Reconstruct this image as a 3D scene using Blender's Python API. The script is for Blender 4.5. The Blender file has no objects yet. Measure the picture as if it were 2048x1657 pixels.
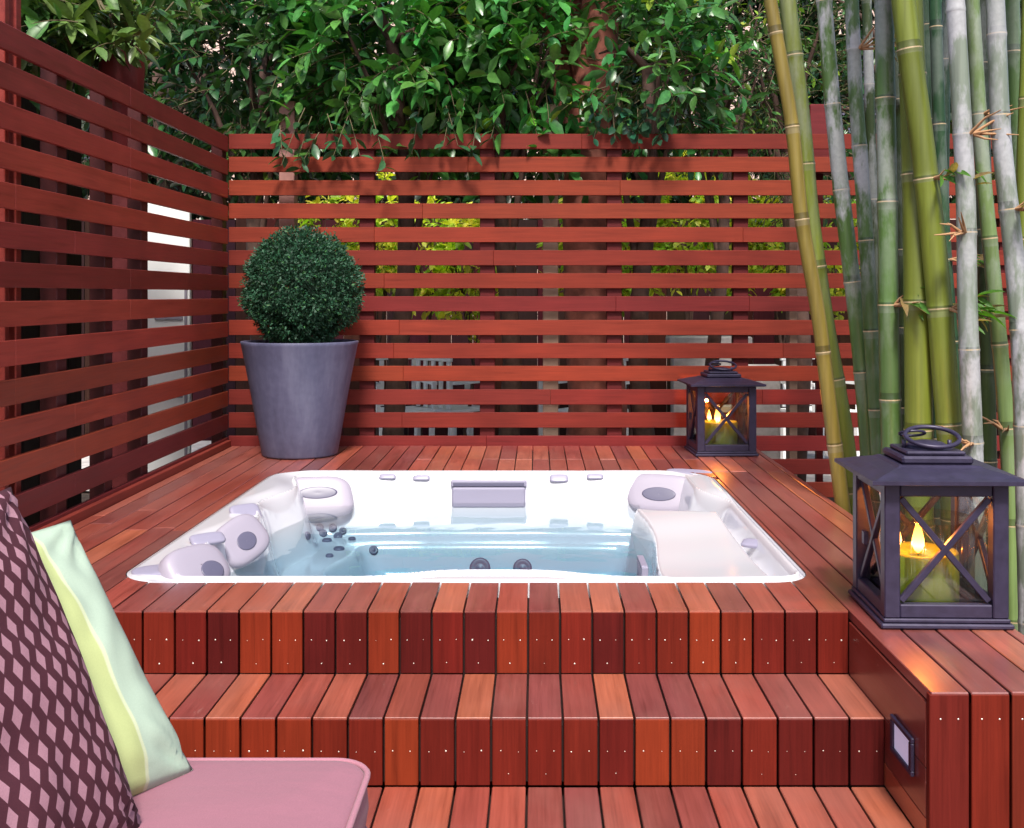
import bpy, math, random
import numpy as np
from mathutils import Vector, Matrix, noise as mnoise
random.seed(7); rng = np.random.default_rng(11)
R = math.radians
S = bpy.context.scene
COL = S.collection
F = 2200.0; VX, VY = 1075.0, 590.0; CZ = 1.255      # focal (px), vanishing point, camera height
DZ = 0.355                                           # raised deck height
def PX(px, Y): return (px - VX) * Y / F
def PZ(py, Y): return CZ - (py - VY) * Y / F

# ------------------------------------------------------------------ camera / render
cam = bpy.data.cameras.new('camera'); co = bpy.data.objects.new('camera', cam); COL.objects.link(co)
co.location = (0, 0, CZ); co.rotation_euler = (R(90), 0, 0)
cam.sensor_width = 36; cam.lens = 36 * F / 2048
cam.shift_x = -(VX - 1024) / 2048; cam.shift_y = -(828.5 - VY) / 2048
cam.clip_start = 0.05; cam.clip_end = 500
S.camera = co
S.view_settings.view_transform = 'Standard'; S.view_settings.look = 'None'
S.view_settings.gamma = 1; S.view_settings.exposure = 1.0
S.render.resolution_x = 1024; S.render.resolution_y = 828
S.cycles.max_bounces = 8; S.cycles.transparent_max_bounces = 24; S.cycles.use_denoising = True

W = bpy.data.worlds.new("World"); S.world = W; W.use_nodes = True
nt = W.node_tree; sky = nt.nodes.new('ShaderNodeTexSky'); sky.sky_type = 'NISHITA'; sky.sun_disc = False
SUN_EL, SUN_AZ = 53, 177          # azimuth clockwise from +Y
sky.sun_elevation = R(SUN_EL); sky.sun_rotation = R(SUN_AZ); sky.air_density = 1.0; sky.dust_density = 3.0; sky.ozone_density = 1.0
bg = nt.nodes['Background']; bg.inputs[1].default_value = 0.11
nt.links.new(sky.outputs[0], bg.inputs[0])
sl = bpy.data.lights.new('sun', 'SUN'); sl.energy = 2.8; sl.angle = R(10); sl.color = (1, .95, .88)
so = bpy.data.objects.new('sun', sl); COL.objects.link(so)
sd = Vector((math.sin(R(SUN_AZ)) * math.cos(R(SUN_EL)), math.cos(R(SUN_AZ)) * math.cos(R(SUN_EL)), math.sin(R(SUN_EL))))
so.rotation_euler = sd.to_track_quat('Z', 'Y').to_euler(); so.location = (3, -3, 8)

# ------------------------------------------------------------------ materials
def srgb(r, g, b):
    f = lambda c: (c/255/12.92) if c/255 <= .04045 else ((c/255+.055)/1.055)**2.4
    return (f(r), f(g), f(b))
class NT:
    def __init__(s, name):
        s.m = bpy.data.materials.new(name); s.m.use_nodes = True
        s.t = s.m.node_tree; s.b = s.t.nodes['Principled BSDF']; s.out = s.t.nodes['Material Output']
    def n(s, typ, **kw):
        x = s.t.nodes.new(typ)
        for k, v in kw.items():
            if k.startswith('i_'):
                key = k[2:]; key = int(key) if key.isdigit() else key
                x.inputs[key].default_value = v
            else: setattr(x, k, v)
        return x
    def l(s, a, b): s.t.links.new(a, b)
    def math(s, op, a, b=None, c=None):
        x = s.n('ShaderNodeMath', operation=op)
        for i, v in enumerate((a, b, c)):
            if v is None: continue
            if isinstance(v, (int, float)): x.inputs[i].default_value = v
            else: s.l(v, x.inputs[i])
        return x.outputs[0]
    def mix(s, fac, a, b, mode='MIX'):
        x = s.n('ShaderNodeMix', data_type='RGBA', blend_type=mode)
        for k, v in ((0, fac), (6, a), (7, b)):
            if isinstance(v, (int, float)): x.inputs[k].default_value = v
            elif isinstance(v, tuple): x.inputs[k].default_value = (*v[:3], 1)
            else: s.l(v, x.inputs[k])
        return x.outputs[2]
    def ramp(s, fac, stops):
        x = s.n('ShaderNodeValToRGB'); e = x.color_ramp.elements
        while len(e) < len(stops): e.new(.5)
        for i, (p, c) in enumerate(stops):
            e[i].position = p; e[i].color = (*c, 1) if isinstance(c, tuple) else (c, c, c, 1)
        s.l(fac, x.inputs[0]); return x.outputs[0]
    def noise(s, vec, scale, detail=3, rough=.5):
        x = s.n('ShaderNodeTexNoise'); x.inputs['Scale'].default_value = scale
        x.inputs['Detail'].default_value = detail; x.inputs['Roughness'].default_value = rough
        if vec is not None: s.l(vec, x.inputs['Vector'])
        return x.outputs[0]
    def objc(s, scale=None, add=None):
        tc = s.n('ShaderNodeTexCoord').outputs['Object']
        if add is not None:
            v = s.n('ShaderNodeVectorMath', operation='ADD'); s.l(tc, v.inputs[0]); s.l(add, v.inputs[1]); tc = v.outputs[0]
        if scale:
            v = s.n('ShaderNodeVectorMath', operation='MULTIPLY'); s.l(tc, v.inputs[0]); v.inputs[1].default_value = scale; tc = v.outputs[0]
        return tc
    def attr(s): return s.n('ShaderNodeAttribute', attribute_name='Col').outputs['Color']
    def base(s, c):
        if isinstance(c, tuple): s.b.inputs['Base Color'].default_value = (*c, 1)
        else: s.l(c, s.b.inputs['Base Color'])
    def rough(s, v):
        if isinstance(v, (int, float)): s.b.inputs['Roughness'].default_value = v
        else: s.l(v, s.b.inputs['Roughness'])
    def bump(s, h, strength=.3, dist=.002):
        x = s.n('ShaderNodeBump'); x.inputs['Strength'].default_value = strength; x.inputs['Distance'].default_value = dist
        s.l(h, x.inputs['Height']); s.l(x.outputs[0], s.b.inputs['Normal'])

def wood(name, axis, rough=.36, spec=.5, contrast=1.0, coat=0.0):
    """stained hardwood; per-board tone comes from the face colour, grain runs along axis"""
    k = NT(name); a = k.attr()
    off = k.n('ShaderNodeVectorMath', operation='SCALE'); k.l(a, off.inputs[0]); off.inputs['Scale'].default_value = 37.0
    sc = [38, 38, 38]; sc[axis] = 2.0
    v = k.objc(tuple(sc), off.outputs[0])
    g1 = k.noise(v, 1.0, 4, .6)
    sc2 = [170, 170, 170]; sc2[axis] = 5
    g2 = k.noise(k.objc(tuple(sc2), off.outputs[0]), 1.0, 2)
    g3 = k.noise(k.objc((3, 3, 3), off.outputs[0]), 1.0, 3)
    m1 = k.ramp(g1, [(.22, (.45,.38,.36)), (.42, (.88,.86,.85)), (.58, (1.02,1.0,1.0)), (.78, (1.28,1.28,1.25))])
    c = k.mix(.8 * contrast, a, m1, 'MULTIPLY')
    m2 = k.ramp(g2, [(.35, (.8,.76,.74)), (.6, (1.06,1.06,1.06))])
    c = k.mix(.55, c, m2, 'MULTIPLY')
    m3 = k.ramp(g3, [(.3, (.82,.8,.84)), (.7, (1.14,1.12,1.08))])
    c = k.mix(.8, c, m3, 'MULTIPLY')
    if coat > 0:      # scuffs, dried water marks and grit on the walked-on boards
        sc_n = k.noise(k.objc((14, 5, 14), off.outputs[0]), 2.0, 6, .7); wm = k.noise(k.objc((2.2, 1.1, 2.2)), 1.0, 5, .6)
        c = k.mix(k.ramp(sc_n, [(.66, 0.0), (.74, .38)]), c, (.50, .30, .25))
        c = k.mix(k.ramp(wm, [(.45, 0.0), (.62, .22)]), c, (.34, .17, .14))
    k.base(c); k.b.inputs['Specular IOR Level'].default_value = spec; k.b.inputs['Coat Weight'].default_value = coat; k.b.inputs['Coat Roughness'].default_value = .2
    r = k.math('MULTIPLY_ADD', g1, .22, rough - .1); r2 = k.math('MULTIPLY_ADD', g3, .16, r); k.rough(r2)
    k.bump(k.math('ADD', g1, k.math('MULTIPLY', g2, .4)), .25, .0016)
    return k.m
WX, WY, WZ = wood('stained_wood_x', 0), wood('stained_wood_y', 1, .28, .6, coat=.6), wood('stained_wood_z', 2, .5, .12)
FX, FY = wood('fence_wood_x', 0, .5, .2, contrast=.7), wood('fence_wood_y', 1, .42, .4, contrast=.7)

def plain(name, col, rough=.5, metal=0.0, nscale=None, namt=.25, bump=0, emis=None, es=0):
    k = NT(name)
    if nscale:
        n_ = k.noise(k.objc(), nscale, 4, .6)
        lo = tuple(c * (1 - namt) for c in col); hi = tuple(min(1, c * (1 + namt)) for c in col)
        k.base(k.ramp(n_, [(.3, lo), (.7, hi)]))
        k.rough(k.math('MULTIPLY_ADD', n_, .2, rough - .1))
        if bump: k.bump(n_, bump, .003)
    else: k.base(col); k.rough(rough)
    k.b.inputs['Metallic'].default_value = metal
    if emis: k.b.inputs['Emission Color'].default_value = (*emis, 1); k.b.inputs['Emission Strength'].default_value = es
    return k.m
def attrmat(name, rough=.5, nscale=20, namt=.3, spec=.5):
    k = NT(name); n_ = k.noise(k.objc(), nscale, 4, .6)
    k.base(k.mix(1, k.attr(), k.ramp(n_, [(.3, 1-namt), (.7, 1+namt*.6)]), 'MULTIPLY')); k.rough(rough)
    k.b.inputs['Specular IOR Level'].default_value = spec
    return k.m
def leafmat(name, rough=.30, trans=.18, yel=(1.3, 1.5, .5)):
    k = NT(name); a = k.attr()
    n_ = k.noise(k.objc(), 60, 2); c = k.mix(1, a, k.ramp(n_, [(.3, .8), (.7, 1.2)]), 'MULTIPLY')
    k.base(c); k.rough(rough)
    tr = k.n('ShaderNodeBsdfTranslucent'); k.l(k.mix(1, c, yel, 'MULTIPLY'), tr.inputs[0])
    mx = k.n('ShaderNodeMixShader'); mx.inputs[0].default_value = trans
    k.l(k.b.outputs[0], mx.inputs[1]); k.l(tr.outputs[0], mx.inputs[2]); k.l(mx.outputs[0], k.out.inputs[0])
    return k.m
M = {}
M['leaf'] = leafmat('glossy_leaf'); M['sunleaf'] = leafmat('sunny_leaf', .5, .45)
M['boxleaf'] = leafmat('boxwood_leaf', .6, .12)
M['bark'] = plain('bark', (.085, .045, .034), .85, nscale=14, namt=.45, bump=.8)
M['redbark'] = plain('reddish_bark', (.30, .095, .065), .8, nscale=9, namt=.45, bump=.8)
M['twig'] = plain('twig', (.10, .08, .035), .7)
M['screw'] = plain('screw_steel', (.75, .68, .6), .35, .6)
M['metal'] = plain('lantern_metal', (0.0323,0.0255,0.0561), .42, .25, nscale=30, namt=.2, bump=.1)
M['fascia'] = plain('dark_gap', (.02, .006, .005), .8)  # near-black, puts the shade of the board gaps into its colour
M['soil'] = plain('soil', (.05, .032, .022), .95, nscale=25, namt=.5, bump=1)
M['white'] = plain('white_paint', (.88, .88, .88), .5, nscale=3, namt=.04)
M['stone'] = plain('pale_stone', (.5, .46, .44), .8, nscale=12, namt=.25, bump=.5)
M['paleplank'] = plain('pale_timber', (.42, .27, .2), .6, nscale=8, namt=.2)
M['palepost'] = plain('pale_pink_timber', (.42, .2, .17), .6, nscale=8, namt=.2)
M['maroon'] = plain('maroon_paint', (.15, .02, .022), .45, nscale=6, namt=.25)
M['redpaint'] = plain('red_paint', (.25, .035, .025), .4, nscale=6, namt=.2)
M['darkwood'] = plain('dark_red_timber', (.045, .014, .012), .7, nscale=7, namt=.5)
M['pad'] = plain('grey_headrest', (.31, .28, .345), .45)
M['jet'] = plain('jet_grey', (.10, .095, .15), .4)
M['jetlight'] = plain('pale_fitting', (.26, .245, .33), .35)
M['bamboo'] = None

# concrete-like planter
k = NT('planter_zinc'); v = k.objc((9, 9, .9)); n1 = k.noise(v, 1.2, 5, .6); n2 = k.noise(k.objc(), 30, 3)
k.base(k.mix(.5, k.ramp(n1, [(.3, (.05,.052,.095)), (.5, (.085,.088,.155)), (.72, (.16,.165,.25))]), k.ramp(n2, [(.3,(.055,.056,.105)),(.7,(.085,.086,.15))])))
k.rough(.55); k.bump(n2, .15, .002); M['zinc'] = k.m
# tub acrylic
k = NT('tub_acrylic'); n1 = k.noise(k.objc(), 2, 2); k.base(k.ramp(n1, [(.3, (.59,.587,.63)), (.7, (.62,.617,.655))])); k.rough(.12)
k.b.inputs['Coat Weight'].default_value = .4; M['acrylic'] = k.m
# water: clear surface with ripples, blue absorption inside
m = bpy.data.materials.new('tub_water'); m.use_nodes = True; t = m.node_tree; t.nodes.clear()
o = t.nodes.new('ShaderNodeOutputMaterial'); tr = t.nodes.new('ShaderNodeBsdfTransparent'); gl = t.nodes.new('ShaderNodeBsdfGlossy')
gl.inputs['Roughness'].default_value = .03; fr = t.nodes.new('ShaderNodeFresnel'); fr.inputs[0].default_value = 1.33
mx = t.nodes.new('ShaderNodeMixShader'); no = t.nodes.new('ShaderNodeTexNoise'); no.inputs['Scale'].default_value = 4
bu = t.nodes.new('ShaderNodeBump'); bu.inputs['Strength'].default_value = .12; bu.inputs['Distance'].default_value = .02
tc = t.nodes.new('ShaderNodeTexCoord'); t.links.new(tc.outputs['Object'], no.inputs['Vector'])
t.links.new(no.outputs[0], bu.inputs['Height']); t.links.new(bu.outputs[0], gl.inputs['Normal']); t.links.new(bu.outputs[0], fr.inputs['Normal'])
t.links.new(fr.outputs[0], mx.inputs[0]); t.links.new(tr.outputs[0], mx.inputs[1]); t.links.new(gl.outputs[0], mx.inputs[2])
t.links.new(mx.outputs[0], o.inputs[0])
va = t.nodes.new('ShaderNodeVolumeAbsorption'); va.inputs[0].default_value = (.62, .81, .885, 1); va.inputs[1].default_value = 2.5
t.links.new(va.outputs[0], o.inputs['Volume']); M['water'] = m
# glass: thin panes
m = bpy.data.materials.new('thin_glass'); m.use_nodes = True; t = m.node_tree; t.nodes.clear()
o = t.nodes.new('ShaderNodeOutputMaterial'); tr = t.nodes.new('ShaderNodeBsdfTransparent'); tr.inputs[0].default_value = (.93, .95, .94, 1)
gl = t.nodes.new('ShaderNodeBsdfGlossy'); gl.inputs['Roughness'].default_value = .03; lw_ = t.nodes.new('ShaderNodeLayerWeight'); lw_.inputs[0].default_value = .5
pw = t.nodes.new('ShaderNodeMath'); pw.operation = 'POWER'; pw.inputs[1].default_value = 4.0; t.links.new(lw_.outputs['Facing'], pw.inputs[0])
fr = t.nodes.new('ShaderNodeMath'); fr.operation = 'MULTIPLY_ADD'; fr.inputs[1].default_value = .7; fr.inputs[2].default_value = .05; t.links.new(pw.outputs[0], fr.inputs[0])
mx = t.nodes.new('ShaderNodeMixShader'); t.links.new(fr.outputs[0], mx.inputs[0]); t.links.new(tr.outputs[0], mx.inputs[1]); t.links.new(gl.outputs[0], mx.inputs[2])
t.links.new(mx.outputs[0], o.inputs[0]); M['glass'] = m
m = M['glass'].copy(); m.name = 'ribbed_warm_glass'; t = m.node_tree
t.nodes['Transparent BSDF'].inputs[0].default_value = (.97, .90, .80, 1); t.nodes['Glossy BSDF'].inputs['Roughness'].default_value = .12  # warm tint stands in for amber candle reflections
tcn = t.nodes.new('ShaderNodeTexCoord'); mp = t.nodes.new('ShaderNodeMapping'); mp.inputs['Scale'].default_value = (70, 70, 4); nz_ = t.nodes.new('ShaderNodeTexNoise'); nz_.inputs['Scale'].default_value = 1
bp = t.nodes.new('ShaderNodeBump'); bp.inputs['Strength'].default_value = .8; bp.inputs['Distance'].default_value = .01
t.links.new(tcn.outputs['Object'], mp.inputs[0]); t.links.new(mp.outputs[0], nz_.inputs['Vector']); t.links.new(nz_.outputs[0], bp.inputs['Height']); t.links.new(bp.outputs[0], t.nodes['Glossy BSDF'].inputs['Normal'])
M['ribglass'] = m
k = NT('green_wax'); k.base((.20, .31, .02)); k.rough(.45); k.b.inputs['Subsurface Weight'].default_value = .3
k.b.inputs['Subsurface Radius'].default_value = (.04, .03, .01); k.b.inputs['Subsurface Scale'].default_value = .5; M['wax'] = k.m
k = NT('flame'); sz = k.n('ShaderNodeSeparateXYZ'); k.l(k.objc(), sz.inputs[0])
k.b.inputs['Base Color'].default_value = (0, 0, 0, 1); k.l(k.ramp(k.math('MULTIPLY', k.math('SUBTRACT', sz.outputs[2], .135), 10.0), [(0, (1, .16, .01)), (.25, (1, .55, .16)), (.5, (1, .40, .07)), (.95, (1, .14, .01))]), k.b.inputs['Emission Color'])
k.b.inputs['Emission Strength'].default_value = 7; M['flame'] = k.m
M['wick'] = plain('wick', (.02, .015, .01), .9)
k = NT('lamp_lens'); k.base((.62, .6, .8)); k.rough(.3); k.b.inputs['Emission Color'].default_value = (.75, .72, 1, 1); k.b.inputs['Emission Strength'].default_value = .12; M['lens'] = k.m

# ------------------------------------------------------------------ mesh helpers
class MB:
    def __init__(s): s.v = []; s.f = []; s.c = []; s.mi = []; s.sm = []; s.uv = None
    def add(s, vs, fs, col=(1, 1, 1), mi=0, smooth=False):
        b = len(s.v); s.v += [tuple(v) for v in vs]
        for f in fs: s.f.append([i + b for i in f]); s.c.append(col); s.mi.append(mi); s.sm.append(smooth)
    def box(s, x0, x1, y0, y1, z0, z1, col=(1, 1, 1), ch=0.0, mi=0, mat=None):
        if ch <= 0:
            vs = [(x, y, z) for z in (z0, z1) for y in (y0, y1) for x in (x0, x1)]
            fs = [(0, 2, 3, 1), (4, 5, 7, 6), (0, 1, 5, 4), (2, 6, 7, 3), (0, 4, 6, 2), (1, 3, 7, 5)]
        else:
            vs = []; idx = {}
            for ix, (X, sx) in enumerate(((x0, 1), (x1, -1))):
                for iy, (Y, sy) in enumerate(((y0, 1), (y1, -1))):
                    for iz, (Z, sz) in enumerate(((z0, 1), (z1, -1))):
                        for ax in range(3):
                            p = [X + sx * ch, Y + sy * ch, Z + sz * ch]; p[ax] = (X, Y, Z)[ax]
                            idx[ix, iy, iz, ax] = len(vs); vs.append(tuple(p))
            fs = []; q = ((0, 0), (0, 1), (1, 1), (1, 0))
            for ax in range(3):
                for e in (0, 1):
                    f = []
                    for a, b in q:
                        k3 = [0, 0, 0]; k3[ax] = e; k3[(ax + 1) % 3] = a; k3[(ax + 2) % 3] = b; f.append(idx[(*k3, ax)])
                    fs.append(f if e == 0 else f[::-1])
                    # edges around: each edge parallel to ax
            for ax in range(3):
                u, w = (ax + 1) % 3, (ax + 2) % 3
                for a in (0, 1):
                    for b in (0, 1):
                        k0 = [0, 0, 0]; k1 = [0, 0, 0]; k0[u] = k1[u] = a; k0[w] = k1[w] = b; k1[ax] = 1
                        f = [idx[(*k0, u)], idx[(*k1, u)], idx[(*k1, w)], idx[(*k0, w)]]
                        fs.append(f if (a + b) % 2 == 0 else f[::-1])
            for key in [(a, b, c) for a in (0, 1) for b in (0, 1) for c in (0, 1)]:
                f = [idx[(*key, 0)], idx[(*key, 1)], idx[(*key, 2)]]
                fs.append(f if sum(key) % 2 == 0 else f[::-1])
        if mat is not None: vs = [tuple(mat @ Vector(v)) for v in vs]
        s.add(vs, fs, col, mi)
    def tube(s, pts, rad, n=8, col=(1, 1, 1), cols=None, mi=0, cap=True, smooth=True):
        pts = [Vector(p) for p in pts]; m_ = len(pts)
        if not hasattr(rad, '__len__'): rad = [rad] * m_
        up = Vector((.31, .77, .2)).normalized(); vs = []
        for i, p in enumerate(pts):
            d = (pts[min(i + 1, m_ - 1)] - pts[max(i - 1, 0)])
            d = d.normalized() if d.length > 1e-9 else Vector((0, 0, 1))
            a = d.cross(up);
            if a.length < .05: a = d.cross(Vector((1, 0, 0)))
            a.normalize(); b = d.cross(a)
            for j in range(n):
                th = 2 * math.pi * j / n; vs.append(p + (a * math.cos(th) + b * math.sin(th)) * rad[i])
        for i in range(m_ - 1):
            fs = [(i * n + j, (i + 1) * n + j, (i + 1) * n + (j + 1) % n, i * n + (j + 1) % n) for j in range(n)]
            if i == 0: base = len(s.v); s.add(vs, fs, cols[0] if cols else col, mi, smooth)
            else:
                for f in fs: s.f.append([q + base for q in f]); s.c.append(cols[i] if cols else col); s.mi.append(mi); s.sm.append(smooth)
        if cap:
            for f in (list(range(n)), [(m_ - 1) * n + j for j in range(n)][::-1]):
                s.f.append([q + base for q in f]); s.c.append(cols[0] if cols else col); s.mi.append(mi); s.sm.append(False)
    def lathe(s, prof, n=32, c=(0, 0, 0), col=(1, 1, 1), mi=0, cap=False, sx=1, smooth=True):
        vs = [(c[0] + r * math.cos(2*math.pi*j/n) * sx, c[1] + r * math.sin(2*math.pi*j/n), c[2] + z) for r, z in prof for j in range(n)]
        fs = [(i*n+j, i*n+(j+1) % n, (i+1)*n+(j+1) % n, (i+1)*n+j) for i in range(len(prof)-1) for j in range(n)]
        s.add(vs, fs, col, mi, smooth)
        if cap:
            b = len(s.v) - len(vs)
            s.f.append([b + j for j in range(n)][::-1]); s.f.append([b + (len(prof)-1)*n + j for j in range(n)])
            s.c += [col]*2; s.mi += [mi]*2; s.sm += [False]*2
    def prism(s, poly, z0, z1, col=(1, 1, 1), mi=0):
        n = len(poly); vs = [(x, y, z0) for x, y in poly] + [(x, y, z1) for x, y in poly]
        fs = [list(range(n))[::-1], list(range(n, 2*n))] + [(i, (i+1) % n, n+(i+1) % n, n+i) for i in range(n)]
        s.add(vs, fs, col, mi)
    def build(s, name, mats, parent=None, origin=(0, 0, 0)):
        me = bpy.data.meshes.new(name)
        ox, oy, oz = origin
        me.from_pydata([(x-ox, y-oy, z-oz) for x, y, z in s.v], [], s.f)
        if not isinstance(mats, (list, tuple)): mats = [mats]
        for m_ in mats: me.materials.append(m_)
        me.polygons.foreach_set('material_index', s.mi); me.polygons.foreach_set('use_smooth', s.sm)
        at = me.color_attributes.new('Col', 'FLOAT_COLOR', 'CORNER')
        cnt = np.array([len(f) for f in s.f]); cc = np.ones((cnt.sum(), 4), np.float32)
        cc[:, :3] = np.repeat(np.array(s.c, np.float32), cnt, axis=0); at.data.foreach_set('color', cc.ravel())
        me.validate(); me.update()
        ob = bpy.data.objects.new(name, me); COL.objects.link(ob)
        if parent is not None: ob.parent = parent
        else: ob.location = origin
        return ob
def tag(o, label=None, cat=None, group=None, kind=None):
    if label: o['label'] = label
    if cat: o['category'] = cat
    if group: o['group'] = group
    if kind: o['kind'] = kind
    return o
def thing(name, label, cat, loc=(0, 0, 0), rz=0, group=None):
    o = bpy.data.objects.new(name, None); COL.objects.link(o); o.location = loc; o.rotation_euler = (0, 0, rz); o.empty_display_size = .1
    return tag(o, label, cat, group)
def copy_tree(o, parent=None):
    c = o.copy(); COL.objects.link(c)
    if parent is not None: c.parent = parent
    for ch in [x for x in bpy.data.objects if x.parent == o]: copy_tree(ch, c)
    return c
def fix_normals(ob):
    import bmesh
    b = bmesh.new(); b.from_mesh(ob.data); bmesh.ops.recalc_face_normals(b, faces=b.faces); b.to_mesh(ob.data); b.free()

# leaf clouds ---------------------------------------------------------------
LT = np.array([[0,0,0],[.25,0,-.01],[.55,0,-.03],[.82,0,-.07],[1,0,-.13],
               [.22,.36,.05],[.52,.5,.04],[.82,.28,-.03],[.22,-.36,.05],[.52,-.5,.04],[.82,-.28,-.03]], float)
LF = [(0,1,5),(1,2,6,5),(2,3,7,6),(3,4,7),(0,8,1),(1,8,9,2),(2,9,10,3),(3,10,4)]
LT2 = np.array([[0,0,0],[.5,.42,.03],[1,0,-.06],[.5,-.42,.03]], float); LF2 = [(0,1,2),(0,2,3)]
def leaves_mesh(name, pos, dirs, nrm, length, width, cols, mat, parent=None, origin=(0,0,0), simple=False, extra=None, extramat=None, smooth=True):
    T, FF = (LT2, LF2) if simple else (LT, LF)
    n = len(pos); d = dirs / np.linalg.norm(dirs, axis=1, keepdims=True)
    b = np.cross(nrm, d); b /= (np.linalg.norm(b, axis=1, keepdims=True) + 1e-9); c = np.cross(d, b)
    V = (pos[:, None] + T[None, :, 0:1] * d[:, None] * length[:, None, None] + T[None, :, 1:2] * b[:, None] * width[:, None, None]
         + T[None, :, 2:3] * c[:, None] * length[:, None, None]).reshape(-1, 3) - np.array(origin)
    nv = len(T); base = np.arange(n) * nv
    loops = np.concatenate([np.array(f) for f in FF]); cnt = np.array([len(f) for f in FF])
    L = (base[:, None] + loops[None]).ravel(); CN = np.tile(cnt, n)
    C = np.repeat(cols, len(loops), axis=0)
    mi = np.zeros(len(CN), int)
    if extra is not None and len(extra.v):
        ev = np.array(extra.v) - np.array(origin); off = len(V); V = np.vstack([V, ev])
        el = np.concatenate([np.array(f) for f in extra.f]) + off; ec = np.array([len(f) for f in extra.f])
        L = np.concatenate([L, el]); CN = np.concatenate([CN, ec]); mi = np.concatenate([mi, np.ones(len(ec), int)])
        C = np.vstack([C, np.ones((len(el), 3))])
    me = bpy.data.meshes.new(name); me.vertices.add(len(V)); me.vertices.foreach_set('co', V.astype(np.float32).ravel())
    me.loops.add(len(L)); me.loops.foreach_set('vertex_index', L.astype(np.int32))
    me.polygons.add(len(CN)); me.polygons.foreach_set('loop_start', np.concatenate([[0], np.cumsum(CN)[:-1]]).astype(np.int32))
    me.materials.append(mat)
    if extra is not None: me.materials.append(extramat or M['twig'])
    me.polygons.foreach_set('material_index', mi.astype(np.int32)); me.polygons.foreach_set('use_smooth', np.ones(len(CN), bool) if smooth else np.zeros(len(CN), bool))
    me.update(calc_edges=True)
    at = me.color_attributes.new('Col', 'FLOAT_COLOR', 'CORNER'); cc = np.ones((len(L), 4), np.float32); cc[:, :3] = C; at.data.foreach_set('color', cc.ravel())
    me.validate()
    ob = bpy.data.objects.new(name, me); COL.objects.link(ob)
    if parent is not None: ob.parent = parent
    else: ob.location = origin
    return ob
def sprigs(starts, outs, nleaf=(6, 10), llen=.11, lw=.42, slen=.28, tone=(.045, .15, .035), var=.35, droop=.25, yellow=0.0, twigs=True):
    """leafy shoots: alternate leaves along a drooping stem and a rosette at its tip"""
    P, D, N, Ln, Wd, C = [], [], [], [], [], []; ex = MB()
    for s0, o0 in zip(starts, outs):
        o0 = o0 / (np.linalg.norm(o0) + 1e-9); k_ = rng.integers(*nleaf); L_ = slen * rng.uniform(.6, 1.3)
        t_ = np.array(tone) * (1 + rng.uniform(-var, var)); t_[0] *= rng.uniform(.7, 1.5)
        if rng.random() < yellow: t_ = t_ * np.array([3.2, 1.9, .9])
        up = np.array([0, 0, 1.]); side = np.cross(o0, up); side /= (np.linalg.norm(side) + 1e-9)
        pts = []
        for i in range(5):
            f = i / 4; pts.append(s0 + o0 * L_ * f + np.array([0, 0, -droop * L_ * f * f]))
        pts = np.array(pts)
        if twigs: ex.tube(pts, [.004, .0035, .003, .0025, .0015], 4, cap=False)
        for i in range(k_):
            f = (i + 1) / k_; p = s0 + o0 * L_ * f + np.array([0, 0, -droop * L_ * f * f])
            a = i * 2.4 + rng.uniform(-.5, .5)
            rad = side * math.cos(a) + np.cross(side, o0) * math.sin(a)
            d = o0 * rng.uniform(.35, .9) + rad * rng.uniform(.7, 1.1) + np.array([0, 0, -.15]); d /= np.linalg.norm(d)
            nn = up * 1.0 + rng.normal(0, .45, 3); ll = llen * rng.uniform(.6, 1.15)
            P.append(p); D.append(d); N.append(nn); Ln.append(ll); Wd.append(ll * lw * rng.uniform(.85, 1.15)); C.append(t_ * rng.uniform(.8, 1.25))
    return (np.array(P), np.array(D), np.array(N), np.array(Ln), np.array(Wd), np.array(C)), ex

# ------------------------------------------------------------------ wood tones
def tone(kind='deck'):
    r = random.random()
    if kind == 'deck': base = random.choice([(.28,.062,.040), (.31,.078,.047), (.21,.048,.040), (.18,.046,.042), (.35,.098,.054), (.25,.056,.040)])
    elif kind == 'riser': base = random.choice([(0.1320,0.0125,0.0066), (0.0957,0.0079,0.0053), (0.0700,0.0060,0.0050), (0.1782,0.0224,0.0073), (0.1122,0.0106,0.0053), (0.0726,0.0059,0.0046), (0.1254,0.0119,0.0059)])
    elif kind == 'fence': base = random.choice([(0.1880,0.0256,0.0136), (0.1640,0.0200,0.0136), (0.1480,0.0168,0.0144), (0.2120,0.0320,0.0136)])
    elif kind == 'lfence': base = random.choice([(0.2090,0.0304,0.0152), (0.1568,0.0190,0.0142), (0.2375,0.0380,0.0171), (0.1140,0.0133,0.0133)])
    j = random.uniform(.9, 1.12)
    return (base[0]*j, base[1]*j*random.uniform(.92, 1.1), base[2]*j*random.uniform(.92, 1.1))

PITCH = .0915; GAP = .006; XR = .888
DX1 = 1.29; LX = -1.85; YB = 6.58
YF = 3.133; TY0, TY1 = 3.443, 5.64; TX0, TX1 = -1.334, .866; TCX, TCY = (TX0+TX1)/2, (TY0+TY1)/2
BT = .028
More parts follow.
